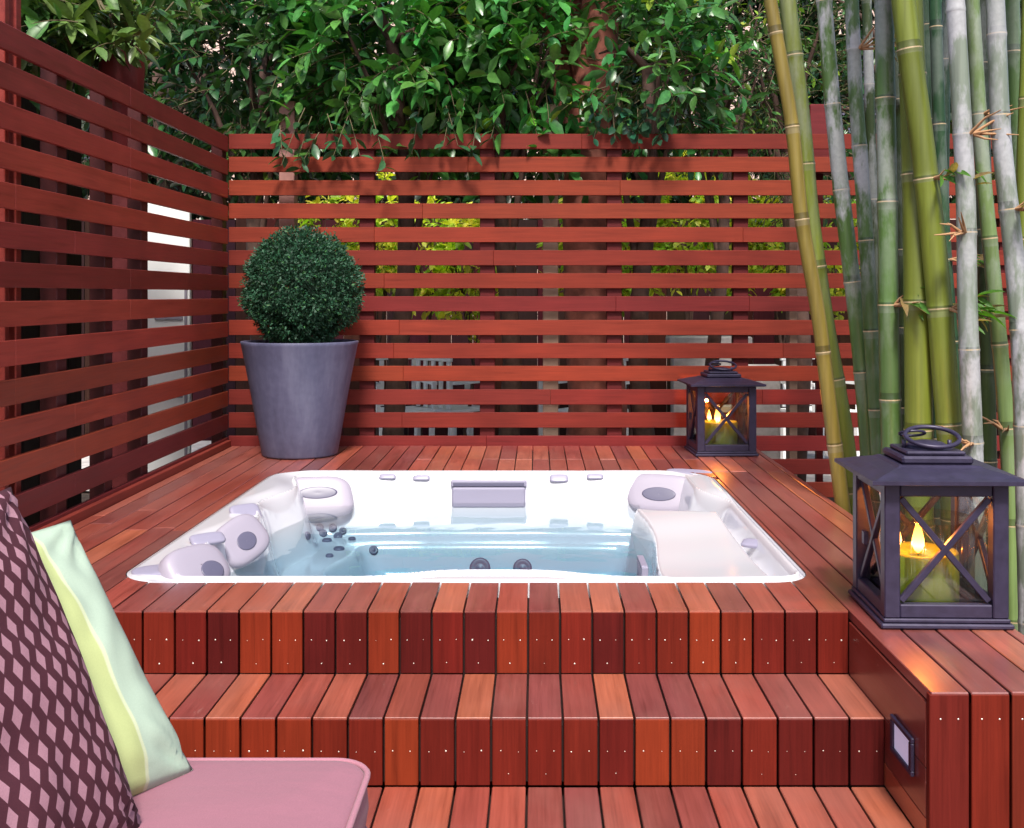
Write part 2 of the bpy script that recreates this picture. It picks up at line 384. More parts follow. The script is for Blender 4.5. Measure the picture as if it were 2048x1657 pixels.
# ---- tub outline: rounded rectangle with a different radius per corner (front-left, front-right, back-right, back-left)
def outline(off=0.0, n=14):
    rs = [.16, .13, .27, .20]; pts = []
    cs = [(TX0, TY0, 1, 1, 180), (TX1, TY0, -1, 1, 270), (TX1, TY1, -1, -1, 0), (TX0, TY1, 1, -1, 90)]
    for (cx, cy, sx, sy, a0), r in zip(cs, rs):
        ccx, ccy = cx + sx * r, cy + sy * r
        for i in range(n + 1):
            a = R(a0 + 90 * i / n); pts.append((ccx + (r + off) * math.cos(a), ccy + (r + off) * math.sin(a)))
    # side bumps where the rim widens
    out = []
    return pts
def edge_y(x, side, off=.004):
    """outline's y at x (front or back); None outside"""
    rs = {'f': (.16, .13), 'b': (.20, .27)}[side]
    if x < TX0 - off or x > TX1 + off: return None
    y0 = TY0 if side == 'f' else TY1; s_ = 1 if side == 'f' else -1; y0 -= s_ * off
    if x < TX0 + rs[0]: r = rs[0] + off; d = TX0 + rs[0] - x
    elif x > TX1 - rs[1]: r = rs[1] + off; d = x - (TX1 - rs[1])
    else: return y0
    return y0 + s_ * (r - math.sqrt(max(0, r*r - d*d)))

# ------------------------------------------------------------------ raised deck
deck = thing('raised_deck', 'raised red-brown timber deck of narrow boards framing the sunken hot tub', 'deck', (0, 4.5, 0))
O = (0, 4.5, 0)
b = MB()
edges = [XR - PITCH * i for i in range(0, 31)]; edges = [e for e in edges if e > LX + .03] + [LX + .03]
bands = [(edges[i+1], edges[i]) for i in range(len(edges)-1)] + [(XR + PITCH*i, min(DX1, XR + PITCH*(i+1))) for i in range(0, 5) if XR + PITCH*i < DX1 - .02]
CH = .0022
for x0, x1 in bands:
    a, c = x0 + GAP/2, x1 - GAP/2; z0 = DZ - BT; dz = random.uniform(-.0012, .0012)
    if a > XR - .01:                                   # right-hand walkway
        b.box(a, c, 2.490, 5.60, z0, DZ+dz, tone(), CH); b.box(a, c, 5.606, YB-.03, z0, DZ-dz, tone(), CH)
    elif c < TX0 - .004:                               # left walkway
        ys = [YF + .002, random.uniform(4.2, 5.2), YB - .03]
        for i in range(2): b.box(a, c, ys[i] + .0015, ys[i+1] - .0015, z0, DZ+dz, tone(), CH)
    else:
        aa = max(a, TX0 - .003)
        # front piece and back piece, scribed to the tub outline
        for side in ('f', 'b'):
            xs = np.linspace(aa, c, 9); ys = [edge_y(x, side) for x in xs]
            ys = [y if y is not None else (TY0+.16 if side == 'f' else TY1-.2) for y in ys]
            lim = YF + .002 if side == 'f' else YB - .03
            if side == 'f':
                poly = [(aa, lim), (c, lim)] + [(x, y) for x, y in zip(xs[::-1], ys[::-1])]
                if a < aa: poly = [(a, lim), (c, lim)] + [(x, y) for x, y in zip(xs[::-1], ys[::-1])] + [(aa, 4.2), (a, 4.2)]
                b.prism(poly, z0, DZ + dz, tone())
            else:
                ym = 6.02 + random.uniform(-.01, .01)
                if c > -.6:
                    poly = [(x, y) for x, y in zip(xs, ys)] + [(c, ym), (aa, ym)]
                    b.prism(poly, z0, DZ + dz, tone()); b.box(aa, c, ym+.002, lim, z0, DZ - dz, tone(), CH)
                else:
                    poly = [(x, y) for x, y in zip(xs, ys)] + [(c, lim), (aa, lim)]
                    if a < aa: poly = [(a, 4.204), (aa, 4.204)] + poly[:-1] + [(a, lim)]
                    b.prism(poly, z0, DZ + dz, tone())
b.box(TX1 + .005, XR - GAP/2, TY0 + .14, TY1 - .28, DZ-BT, DZ, tone(), .001)
b.build('decking', WY, deck, O)
# near-black fill under the boards, standing in for shade in the gaps
s_ = MB(); s_.box(LX+.03, DX1-.01, YB-.9, YB-.04, .0, DZ-BT-.004); s_.box(LX+.03, TX0-.06, YF+.03, YB-.9, 0, DZ-BT-.004)
s_.box(TX1+.06, DX1-.012, 2.53, YB-.9, 0, DZ-BT-.004); s_.box(TX0-.06, TX1+.06, YF+.03, TY0-.06, 0, DZ-BT-.004)
s_.build('substructure', M['fascia'], deck, O)
# front riser with screws
def riser(mb, x0, x1, yf, z0, z1, kind='riser', screws=True, ydir=-1, rows=((.45, 2), (.83, 1))):
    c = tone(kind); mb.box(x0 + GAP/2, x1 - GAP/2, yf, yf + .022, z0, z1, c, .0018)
    if screws:
        for fr_, n_ in rows:
            z = z1 - (z1 - z0) * fr_
            for i in range(n_):
                xx = (x0 + x1) / 2 + ((i - .5) * .045 if n_ == 2 else random.uniform(-.006, .006))
                xx += random.uniform(-.002, .002); zz = z + random.uniform(-.002, .002); r_ = random.choice((random.uniform(.0009, .0016), random.uniform(.0016, .0026)))
                mb.lathe([(r_, 0), (r_*.8, .0008), (0.0001, .001)], 8, (0, 0, 0), (1, 1, 1), 1)
                nn = 24
                for q in range(len(mb.v) - nn, len(mb.v)):
                    vx, vy, vz = mb.v[q]; mb.v[q] = (xx + vx, yf - vz - .0001, zz + vy)
r = MB()
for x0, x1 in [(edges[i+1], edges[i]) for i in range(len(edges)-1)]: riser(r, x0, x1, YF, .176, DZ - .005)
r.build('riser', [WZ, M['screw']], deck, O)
# cheek beside the steps (faces -X) and front end of walkway
r = MB()
r.box(XR - .002, XR + .02, 2.512, YF - .003, .175, DZ - BT - .003, (.14,.016,.010), .0015)
r.box(XR - .002, XR + .02, 2.512, YF - .003, .060, .173, (.12,.013,.009), .0015)
r.box(XR - .002, XR + .02, 2.512, YF - .003, .001, .058, (.28,.045,.015), .0015)  # lowest board painted brighter orange, as if lit
r.build('side_cladding', [WY], deck, O)
r = MB()
for i in range(5):
    x0 = XR + PITCH*i - (.004 if i == 0 else 0); x1 = min(DX1, XR + PITCH*(i+1))
    if x1 - x0 < .03: continue
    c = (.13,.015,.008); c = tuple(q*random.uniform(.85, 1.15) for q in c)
    r.box(x0 + GAP/2, x1 - GAP/2, 2.488, 2.510, .001, DZ - .005, c, .0018)
    for sx in (-.02, .02):
        for zz in (DZ-.06,):
            xx = (x0+x1)/2 + sx; r.lathe([(.0022, 0), (.0018, .0008), (.0001, .001)], 8, (0,0,0), (1,1,1), 1)
            for q in range(len(r.v)-24, len(r.v)): vx, vy, vz = r.v[q]; r.v[q] = (xx+vx, 2.488-vz-.0001, zz+vy)
r.build('end_cladding', [WZ, M['screw']], deck, O)
r = MB()
for z0, z1 in ((.002, .115), (.118, .23), (.233, DZ-BT-.003)): r.box(DX1 - .012, DX1 + .008, 2.52, YB-.04, z0, z1, tone('riser'), .0015)
r.build('outer_cladding', WY, deck, O)
# ------------------------------------------------------------------ lower step
step = thing('timber_step', 'single red timber step with upright fascia boards below the deck edge', 'step', (0, 2.97, 0))
SY = 2.807; SZ = .176
b = MB(); r = MB(); OS = (0, 2.97, 0)
for x0, x1 in [(edges[i+1], edges[i]) for i in range(len(edges)-1)]:
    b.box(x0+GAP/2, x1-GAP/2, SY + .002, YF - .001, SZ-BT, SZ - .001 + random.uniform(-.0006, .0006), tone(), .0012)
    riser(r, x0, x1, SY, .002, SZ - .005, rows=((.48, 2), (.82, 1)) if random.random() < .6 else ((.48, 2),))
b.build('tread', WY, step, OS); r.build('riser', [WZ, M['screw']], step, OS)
q = MB(); q.box(LX+.05, XR-.02, SY+.03, YF-.01, .0, SZ-BT-.004); q.build('substructure', M['fascia'], step, OS)
# lower deck floor
b = MB()
for i in range(-6, 44):
    x1 = XR - PITCH*i; x0 = x1 - PITCH
    if i < 0: b.box(x0+GAP/2, x1-GAP/2, -1.2, 2.484, -BT, random.uniform(-.001, .001), tone(), CH)
    else: b.box(x0+GAP/2, x1-GAP/2, -1.2, SY-.001, -BT, random.uniform(-.001, .001), tone(), CH)
    
tag(b.build('floor', WY), 'lower timber deck of red-brown boards in front of the step', kind='structure')
q = MB(); q.box(-3.2, 1.42, -1.2, SY+.02, -.12, -BT-.004)
tag(q.build('floor_base', M['fascia']), 'near-black slab painted as shade under the lower deck boards', kind='structure')
# ground
g = MB(); N = 40
for i in range(N):
    for j in range(N):
        pass
vs = []; 
gx = np.concatenate([[-60, -25], np.linspace(-9, 9, 30), [25, 60]]); gy = np.concatenate([[-40, -10], np.linspace(-3, 14, 30), [30, 80]])
for yy in gy:
    for xx in gx:
        inside = (-3.3 < xx < 1.6 and -1.5 < yy < 6.6)
        vs.append((xx, yy, -.13 + (0 if inside else .02*mnoise.noise((xx*1.3, yy*1.3, 0)))))
nx = len(gx); g.add(vs, [(j*nx+i, j*nx+i+1, (j+1)*nx+i+1, (j+1)*nx+i) for j in range(len(gy)-1) for i in range(nx-1)], smooth=True)
tag(g.build('ground', M['soil']), 'dark garden soil around the deck', kind='structure')

# ------------------------------------------------------------------ hot tub
tub = thing('hot_tub', 'large white acrylic hot tub sunk flush into the timber deck', 'hot tub', (TCX, TCY, 0))
OT = (TCX, TCY, 0)
WL = DZ - .140                                   # water level
def sst(a, b_, x): t_ = max(0, min(1, (x-a)/(b_-a))); return t_*t_*(3-2*t_)
def smin(a, b_, k_): h = max(0, min(1, .5+.5*(b_-a)/k_)); return b_*(1-h)+a*h - k_*h*(1-h)
def smax(a, b_, k_): return -smin(-a, -b_, k_)
CR = [(TX0, TY0, 1, 1, .16), (TX1, TY0, -1, 1, .13), (TX1, TY1, -1, -1, .27), (TX0, TY1, 1, -1, .20)]
def dist_in(x, y):
    d = min(x-TX0, TX1-x, y-TY0, TY1-y)
    for cx, cy, sx, sy, r_ in CR:
        px, py = (x-cx)*sx, (y-cy)*sy
        if px < r_ and py < r_: d = min(d, r_ - math.hypot(r_-px, r_-py))
    return d
def tub_z(x, y):
    d = dist_in(x, y)
    u = x - TX0; vv = y - TY0; ur = TX1 - x; vb = TY1 - y
    # distance of the basin's edge from each side, with seat scallops
    wl = .16 + .035*math.cos((vv-.25)*2*math.pi/.72)
    wb = .075 + .03*sst(.0, .5, abs(x-TCX+.05)-.25)
    wf = .06 + .085*math.exp(-((x-(-.14))/.30)**4)
    e = min(u - wl, vb - wb, vv - wf)
    e = smin(smin(u - wl, vb - wb, .10), vv - wf, .06)
    e = smin(e, ur - .12 + .10*(1-sst(1.3,1.7,vv)), .08)
    # basin wall profile
    z = 0
    if e > 0:
        z = -.30*sst(0, .115, e) - .14*sst(.28, .36, e) - .42*sst(.42, .56, e)
    else: z = -.016*sst(-.10, 0, e)
    # right-hand raised lounge shoulder, inside the rim
    L_ = sst(.385, .445, x + .02*math.sin(vv*5)) * (1 - sst(1.33, 1.72, vv + .55*(x-.42)))
    zl = -.010 - .022*sst(.80, .45, x) - .018*sst(.0,1.,.5+.5*math.sin((vv-.2)*4.0))
    zl = min(zl, -.012)
    if d > .045:
        z = z*(1-L_) + zl*L_*sst(.045,.12,d) + z*L_*(1-sst(.045,.12,d))
    # rolled rim
    z = z - .006*(1-sst(0, .02, d)) + .0
    # raised headrest ribs between seats
    z += .0
    return z
NX, NY = 380, 400
vs = []
xs = np.linspace(TX0, TX1, NX); ysv = np.linspace(TY0, TY1, NY)
out_poly = outline()
mb = MB()
idx = {}
def project(x, y):
    """pull a grid point that is outside the rounded outline onto it"""
    for cx, cy, sx, sy, r_ in CR:
        px, py = (x-cx)*sx, (y-cy)*sy
        if px < r_ and py < r_:
            dx, dy = px-r_, py-r_; h = math.hypot(dx, dy)
            if h > r_: return cx + sx*(r_ + dx/h*r_), cy + sy*(r_ + dy/h*r_)
    return x, y
V = []
for y in ysv:
    for x in xs:
        X_, Y_ = project(x, y); V.append((X_, Y_, DZ + .004 + tub_z(X_, Y_)))
FFS = []
for j in range(NY-1):
    for i in range(NX-1):
        q4 = (j*NX+i, j*NX+i+1, (j+1)*NX+i+1, (j+1)*NX+i)
        p = [V[k_] for k_ in q4]
        ar = abs((p[2][0]-p[0][0])*(p[3][1]-p[1][1]) - (p[3][0]-p[1][0])*(p[2][1]-p[0][1]))
        if ar > 1e-7: FFS.append(q4)
mb.add(V, FFS, smooth=True)
# lip skirt and flange running under the boards
ring0 = outline(0); ring1 = outline(.001); ring2 = outline(.05); n_ = len(ring0)
zl0 = DZ + .004 - .006
vv_ = [(x, y, zl0) for x, y in ring0] + [(x, y, DZ - .034) for x, y in ring1] + [(x, y, DZ - .036) for x, y in ring2]
mb.add(vv_, [(k_*n_+(i+1) % n_, k_*n_+i, (k_+1)*n_+i, (k_+1)*n_+(i+1) % n_) for k_ in range(2) for i in range(n_)])
mb.build('shell', M['acrylic'], tub, OT)
wt = MB(); wt.box(TX0+.05, .50, TY0+.05, TY1-.03, -.60, WL)
w_ = wt.build('water', M['water']); tag(w_, 'clear pale blue water filling the white hot tub', kind='structure')
# fittings, placed on the shell surface
def on_shell(px, py, lift=0.0):
    """world point where a view direction meets the shell height field"""
    for Y in np.arange(TY0, TY1, .004):
        x = PX(px, Y); z = PZ(py, Y)
        if TX0 < x < TX1 and z <= DZ + .004 + tub_z(x, Y): return Vector((x, Y, z))
    return Vector((PX(px, 5.6), 5.6, PZ(py, 5.6)))
def shell_normal(x, y):
    e = .012; h = lambda a, c: tub_z(a, c)
    return Vector((-(h(x+e, y)-h(x-e, y))/(2*e), -(h(x, y+e)-h(x, y-e))/(2*e), 1)).normalized()
def padded(name, mat, c, n, up, w, h, t_, p=3.0, taper=0.0, parent=None, hole=None, label=None):
    """soft rounded pad: superellipse outline, domed front"""
    n = n.normalized(); rt = up.cross(n).normalized(); up = n.cross(rt).normalized(); mb = MB(); A = 40; rings = [(1, -t_*.6), (1, 0), (.97, t_*.5), (.88, t_*.85), (.7, t_), (.4, t_*1.08), (.02, t_*1.1)]
    vs = []
    for s0, dz in rings:
        for k_ in range(A):
            a = 2*math.pi*k_/A; ca, sa = math.cos(a), math.sin(a)
            X_ = w/2*math.copysign(abs(ca)**(2/p), ca)*s0; Y_ = h/2*math.copysign(abs(sa)**(2/p), sa)*s0
            X_ *= 1 + taper * Y_/(h/2)
            vs.append(c + rt*X_ + up*Y_ + n*dz)
    mb.add(vs, [(i*A+k_, i*A+(k_+1) % A, (i+1)*A+(k_+1) % A, (i+1)*A+k_) for i in range(len(rings)-1) for k_ in range(A)], smooth=True)
    ob = mb.build(name, mat, parent, tuple(parent.location) if parent.type == 'EMPTY' else OT)
    if label: ob['label'] = label
    if hole:
        hx, hy, hw, hh = hole; h2 = MB(); vs = []
        for s0, dz in ((1, t_*.9), (1, t_*1.16), (.9, t_*1.2), (.02, t_*1.13)):
            for k_ in range(28):
                a = 2*math.pi*k_/28; vs.append(c + rt*(hx + hw/2*math.cos(a)*s0) + up*(hy + hh/2*math.sin(a)*s0) + n*dz)
        h2.add(vs, [(i*28+k_, i*28+(k_+1) % 28, (i+1)*28+(k_+1) % 28, (i+1)*28+k_) for i in range(3) for k_ in range(28)], smooth=True)
        o2 = h2.build('hole_disc', M['jet'], ob, OT)  # dark disc standing in for the shaded hollow of the oval hole
    return ob
def place_pad(px, py, w, h, t_, facing, lean, **kw):
    p = on_shell(px, py); n = Vector((math.cos(R(facing))*math.cos(R(lean)), math.sin(R(facing))*math.cos(R(lean)), math.sin(R(lean))))
    return padded(kw.pop('name', 'headrest'), kw.pop('mat', M['pad']), p + n*kw.pop('off', .004), n, kw.pop('up', Vector((0, 0, 1))), w, h, t_, parent=tub, **kw)
place_pad(632, 1000, .36, .21, .02, -80, 26, off=.05, p=3.6, taper=-.10, hole=(.01, .015, .19, .06), label='grey headrest in the far left corner seat')
place_pad(1322, 992, .34, .20, .02, -108, 28, off=.035, p=3.4, taper=.06, hole=(-.0, -.01, .17, .07), label='grey headrest in the far right corner seat')
place_pad(478, 1086, .23, .18, .02, -42, 34, off=.022, up=Vector((-.5, -.1, 1)), taper=.0, hole=(.0, -.015, .09, .07), label='grey headrest on the middle of the left side')
place_pad(392, 1140, .25, .17, .03, -30, 40, off=.0, taper=.0, hole=(.03, -.03, .09, .07), label='grey headrest nearest the front steps')
for (px, py, w, h, f, l_) in ((775, 955, .085, .03, -90, 40), (843, 957, .085, .032, -90, 40), (1118, 958, .095, .045, -90, 40), (1190, 955, .085, .03, -90, 40),
                             (491, 1028, .13, .09, -50, 45), (415, 1080, .13, .06, -50, 60), (1512, 1090, .11, .05, -120, 70)):
    place_pad(px, py, w, h, .008, f, l_, name='control_knob', mat=M['jetlight'], p=4.5)
place_pad(318, 1143, .17, .08, .006, -60, 80, name='corner_trim', mat=M['jetlight'])
place_pad(1378, 946, .24, .06, .006, -110, 75, name='corner_trim', mat=M['jetlight'])
# waterfall spout: shallow open trough in the back wall
wf = MB(); c0 = on_shell(978, 962); wx = .19
wf.box(c0.x-wx, c0.x+wx, c0.y-.032, c0.y+.06, c0.z-.028, c0.z+.006, ch=.006); wf.box(c0.x-wx+.006, c0.x+wx-.006, c0.y-.042, c0.y+.05, c0.z-.13, c0.z-.028, ch=.008)
wfo = wf.build('waterfall_spout', M['jetlight'], tub, OT)
wf = MB(); wf.box(c0.x-wx+.012, c0.x+wx-.012, c0.y-.0365, c0.y-.031, c0.z-.022, c0.z-.004, ch=.002); wf.build('slot', M['jet'], wfo, OT)
# jets below the waterline
def jet(x, y, r_):
    z = DZ + .004 + tub_z(x, y); n = shell_normal(x, y); j_ = MB(); rt = Vector((1, 0, 0)); rt = (rt - n*rt.dot(n)).normalized(); up = n.cross(rt)
    vs = []
    for s0, dz in ((1, -.004), (1, .007), (.8, .012), (.55, .006), (.3, .010), (.02, .011)):
        for k_ in range(20):
            a = 2*math.pi*k_/20; vs.append(Vector((x, y, z)) + (rt*math.cos(a)+up*math.sin(a))*r_*s0 + n*dz)
    j_.add(vs, [(i*20+k_, i*20+(k_+1) % 20, (i+1)*20+(k_+1) % 20, (i+1)*20+k_) for i in range(5) for k_ in range(20)], smooth=True)
    j_.build('jet', M['jet'], tub, OT)
for px, py, r_ in ((625,1034,.02),(652,1036,.02),(600,1052,.02),(632,1047,.02),(662,1052,.022),(640,1061,.024),(690,1058,.018),(672,1044,.018),(664,1078,.026),(733,1080,.022),(645,1092,.018),(960,1120,.05),(1045,1120,.045)):
    q_ = on_shell(px + (0 if py > 1110 else 14), py + (18 if py > 1110 else 22)); jet(q_.x, q_.y, r_)
# filter grille at the lounge side
gp = MB(); 
for i in range(5): gp.box(.372, .392, 3.98+.03*i, 3.99+.03*i, WL-.12, WL+.05, ch=.002)
gp.box(.374, .398, 3.95, 3.965, WL-.14, WL+.06, ch=.002); gp.box(.374, .398, 4.125, 4.14, WL-.14, WL+.06, ch=.002); gp.box(.374, .398, 3.966, 4.124, WL+.052, WL+.062, ch=.002)
gp.build('filter_grille', M['jetlight'], tub, OT)

# ------------------------------------------------------------------ fences
SP = .1391; SH = .0905; ST = .02; FT = 2.218
back = thing('slat_fence', 'red horizontal slat fence across the back behind the hot tub', 'fence', (0, YB, 0))
OB = (0, YB, 0); b = MB()
for i in range(17):
    z1 = FT - SP*i + random.uniform(-.002, .002)
    if z1 < .0: break
    c0 = tone('fence'); segs = [LX+.002, random.uniform(-1., .5), random.uniform(1.2, 2.2), 3.6]
    for s0 in range(3):
        c = tuple(q*random.uniform(.95, 1.05) for q in c0)
        b.box(segs[s0]+.0004, segs[s0+1]-.0004, YB, YB+ST, z1-SH, z1, c, .002)
b.build('slat_panel', FX, back, OB)
for px in (735, 975, 1228, 1480, 1760, 2010):
    x = PX(px, YB+.05); p = MB(); p.box(x-.045, x+.045, YB+ST+.003, YB+ST+.07, -.12, FT-.01, (.09,.010,.011), .003); p.build('post', FX, back, OB)
LFT = 2.200; LSP = .1382
left = thing('slat_fence', 'red horizontal slat fence along the left side of the deck', 'fence', (LX, 4, 0))
OL = (LX, 4, 0); b = MB()
for i in range(14):
    z1 = LFT - LSP*i; ym = random.choice([3.9, 4.4, 5.0])
    c0 = tone('lfence'); c0 = tuple(q*f for q, f in zip(c0, (1.9, 2.1, 1.7) if i < 9 else (1.2, 1.2, 1.2))) if i not in (6, 9) else tuple(q*.95 for q in c0)  # upper slats painted lighter and more orange, standing in for light
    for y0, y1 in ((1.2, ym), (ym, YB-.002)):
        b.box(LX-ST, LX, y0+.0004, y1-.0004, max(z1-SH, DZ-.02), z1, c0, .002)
b.box(LX-ST, LX, 1.2, YB-.002, DZ-.06, DZ-.024, tone('lfence'))
b.box(LX+.0005, LX+.026, YF+.02, YB-.03, DZ-.02, DZ+.035, (.2, .03, .02), .003)
b.build('slat_panel', FY, left, OL)
for px in (278, 205, 440, 110):
    Y = -(LX-.05)*F/(VX-px); p = MB(); p.box(LX-ST-.07, LX-ST-.003, Y-.045, Y+.045, -.12, LFT-.01, (.06,.007,.008), .003); p.build('post', FY, left, OL)
# tall slim posts at the near end of the left fence
for px, lab in ((5, 'slim red post rising above the left fence at the frame edge'), (26, 'slightly thicker red post beside the slim one above the left fence')):
    Y = 1.93*F/(VX-px); p = MB(); w2 = .016 if px < 10 else .021; p.box(-1.93-w2, -1.93+w2, Y-w2, Y+w2, -.12, 3.2, (.24,.03,.022), .003)
    tag(p.build('post', FY, None, (-1.93, Y, -.12)), lab, 'post')

# ------------------------------------------------------------------ planter with clipped boxwood
PY = 6.2; PXc = PX(600, PY)
pot = thing('potted_boxwood', 'clipped round boxwood ball in a tall tapered grey planter in the corner', 'potted shrub', (PXc, PY, DZ))
OP = (PXc, PY, DZ)
b = MB(); H = .64
prof = [(.02, .006), (.195, .002), (.207, .004), (.211, .012), (.235, .15), (.268, .34), (.298, .50), (.322, H-.02), (.327, H-.004), (.324, H), (.312, H), (.306, H-.012), (.296, H-.07)]
b.lathe(prof, 64, OP); b.build('planter', M['zinc'], pot, OP)
b = MB(); b.lathe([(.01, H-.055), (.15, H-.06), (.297, H-.068)], 40, OP); b.build('soil', M['soil'], pot, OP)
b = MB(); bz = DZ + H
b.tube([(PXc, PY, bz-.07), (PXc+.008, PY, bz+.06), (PXc-.01, PY+.01, bz+.2)], [.022, .018, .012], 8)
for k_ in range(9):
    a = k_*.7; b.tube([(PXc, PY, bz+.02), (PXc+.12*math.cos(a), PY+.12*math.sin(a), bz+.15+.02*k_), (PXc+.2*math.cos(a), PY+.2*math.sin(a), bz+.2+.03*k_)], [.01, .006, .003], 5)
b.build('trunk', M['twig'], pot, OP)
n = 46000; u = rng.normal(size=(n, 3)); u /= np.linalg.norm(u, axis=1, keepdims=True)
Cc = np.array([PXc+.012, PY, 1.292])
lump = np.array([mnoise.noise(Vector(q*2.6)) for q in u]); lump2 = np.array([mnoise.noise(Vector(q*9+Vector((5, 0, 0)))) for q in u]) if False else np.array([mnoise.noise(Vector((q[0]*9+5, q[1]*9, q[2]*9))) for q in u])
rad = .325*(1 + .10*lump + .10*lump2) * (1 - .28*rng.random(n)**1.8) 
rad *= 1 + (rng.random(n) < .06)*rng.uniform(0, .09, n)
p = Cc + u * rad[:, None] * np.array([1.0, .92, 1.0])
gapn = np.array([mnoise.noise(Vector((q[0]*16, q[1]*16, q[2]*16))) for q in p]); keep = (p[:, 1] < YB-.012) & ((gapn > -.22) | (np.linalg.norm(p-Cc, axis=1) < .26)); p = p[keep]; u = u[keep]; lump2 = lump2[keep]; n = len(p)
d = u*.8 + rng.normal(0, .7, (n, 3)); nn = u + rng.normal(0, .8, (n, 3))
ln = rng.uniform(.012, .025, n); tn = np.array([.013, .06, .028])*(1+rng.uniform(-.4, .5, (n, 1)))*(1+.5*lump2[:, None])
tn[rng.random(n) < .06] *= np.array([2.4, 1.9, 1.0])
ni = 9000; ui = rng.normal(size=(ni, 3)); ui /= np.linalg.norm(ui, axis=1, keepdims=True); pi_ = Cc + ui*(.17+.09*rng.random((ni, 1)))*np.array([1.05, .92, 1.0])
p = np.vstack([p, pi_]); d = np.vstack([d, rng.normal(size=(ni, 3))]); nn = np.vstack([nn, ui]); ln = np.concatenate([ln, rng.uniform(.02, .035, ni)]); tn = np.vstack([tn, np.tile([[.010, .045, .020]], (ni, 1))])  # inner leaves coloured darker, shade inside the ball put into the colour
leaves_mesh('foliage', p, d, nn, ln, ln*.55, tn, M['boxleaf'], pot, OP, simple=True)

# ------------------------------------------------------------------ lanterns and candles
def make_lantern(label, group):
    t_ = thing('lantern', label, 'lantern', (0, 0, 0), 0, group)
    m_ = M['metal']; w = .1775; bw = .166; ps = .021
    b = MB(); b.box(-w, w, -w, w, 0, .014, ch=.004); b.box(-w+.008, w-.008, -w+.008, w-.008, .0145, .026, ch=.003); b.build('base', m_, t_)
    z0, z1 = .0265, .388
    b = MB()
    for sx in (-1, 1):
        for sy in (-1, 1): b.box(min(sx*bw, sx*(bw-2*ps)), max(sx*bw, sx*(bw-2*ps)), min(sy*bw, sy*(bw-2*ps)), max(sy*bw, sy*(bw-2*ps)), z0, z1, ch=.003)
    i_ = bw-2*ps-.0005
    for za, zb in ((z0, z0+.036), (z1-.034, z1)):
        for s0 in (-1, 1):
            y0, y1 = sorted((s0*(bw-.003), s0*(bw-.032))); b.box(-i_, i_, y0, y1, za, zb, ch=.003); b.box(y0, y1, -i_, i_, za, zb, ch=.003)
    b.box(-i_, i_, -i_, i_, z0, z0+.006)
    b.build('frame', m_, t_)
    za, zb = z0+.037, z1-.035; cz_ = (za+zb)/2; hl = math.hypot(i_*2, zb-za)/2 - .008; ang = math.atan2(zb-za, 2*i_)
    for k_ in range(4):
        b = MB(); rot = Matrix.Rotation(k_*math.pi/2, 4, 'Z')
        for s0, dy in ((1, 0), (-1, .0025)):
            mt = rot @ Matrix.Translation((0, -bw+.018, cz_)) @ Matrix.Rotation(-s0*ang, 4, 'Y')
            b.box(-hl, hl, -.008+dy, .008+dy, -.0085, .0085, ch=.002, mat=mt)
        b.build('cross_brace', m_, t_)
        b = MB(); b.box(-i_, i_, -bw+.034, -bw+.0365, za-.03, zb+.03, mat=rot); b.build('glass_pane', M['glass'], t_)
    b = MB(); e = .210; zt = z1+.001      # shallow hipped roof with rolled eave
    prof = [(e-.012, zt), (e, zt+.003), (e, zt+.013), (e-.02, zt+.017), (.16, zt+.026), (.118, zt+.036), (.108, zt+.041)]
    vs = [(sx*r_, sy*r_, z) for r_, z in prof for sx, sy in ((-1, -1), (1, -1), (1, 1), (-1, 1))]
    fs = [(i*4+j, i*4+(j+1) % 4, (i+1)*4+(j+1) % 4, (i+1)*4+j) for i in range(len(prof)-1) for j in range(4)] + [(3, 2, 1, 0), tuple(range(len(prof)*4-4, len(prof)*4))]
    b.add(vs, fs); ro = b.build('roof', m_, t_)
    b = MB(); z2 = zt+.0415; b.box(-.098, .098, -.098, .098, z2, z2+.022, ch=.006); b.box(-.082, .082, -.082, .082, z2+.0225, z2+.034, ch=.004)
    b.build('cap', m_, ro)
    b = MB(); b.lathe([(.06, 0), (.057, .008), (.045, .015), (.024, .020), (.001, .021)], 28, (0, 0, z2+.0345))
    b.build('finial', m_, ro)
    b = MB(); pts = []
    for k_ in range(37):      # wide bail ring folded over to the front
        a = 2*math.pi*k_/36; q = Vector((.074*math.cos(a), .062*math.sin(a), 0)); q = Matrix.Rotation(R(20), 4, 'X') @ q; pts.append(q + Vector((.012, -.01, z2+.066)))
    b.tube(pts, .0065, 8, cap=False)
    pts = []
    for k_ in range(25):
        a = 2*math.pi*k_/24; q = Vector((.036*math.cos(a), .024*math.sin(a), 0)); q = Matrix.Rotation(R(-24), 4, 'X') @ q; pts.append(q + Vector((-.025, .05, z2+.068)))
    b.tube(pts, .004, 8, cap=False)
    for sx in (-1, 1): b.tube([(sx*.064, .0, z2+.034), (sx*.064, .0, z2+.056)], .006, 8)
    b.build('handle', m_, t_)
    b = MB(); b.lathe([(.128, z0+.008), (.128, .27), (.126, .27), (.126, z0+.008)], 40); b.build('glass_cylinder', M['ribglass'], t_)
    b = MB(); b.box(-bw-.014, -bw-.0005, -.014, .014, cz_-.02, cz_+.02, ch=.003); b.build('door_latch', m_, t_)
    return t_
lan = make_lantern('large dark metal lantern with lit green candle on the near right deck boards', 'dark lanterns with candles')
lan.location = (1.106, 2.948+.178, DZ+.0015); lan.rotation_euler = (0, 0, R(-1.5))
lan2 = copy_tree(lan); lan2['label'] = 'smaller looking dark lantern with lit candle standing by the back fence'
lan2.location = (PX(1441, 6.28), 6.28, DZ+.0015); lan2.rotation_euler = (0, 0, R(3))
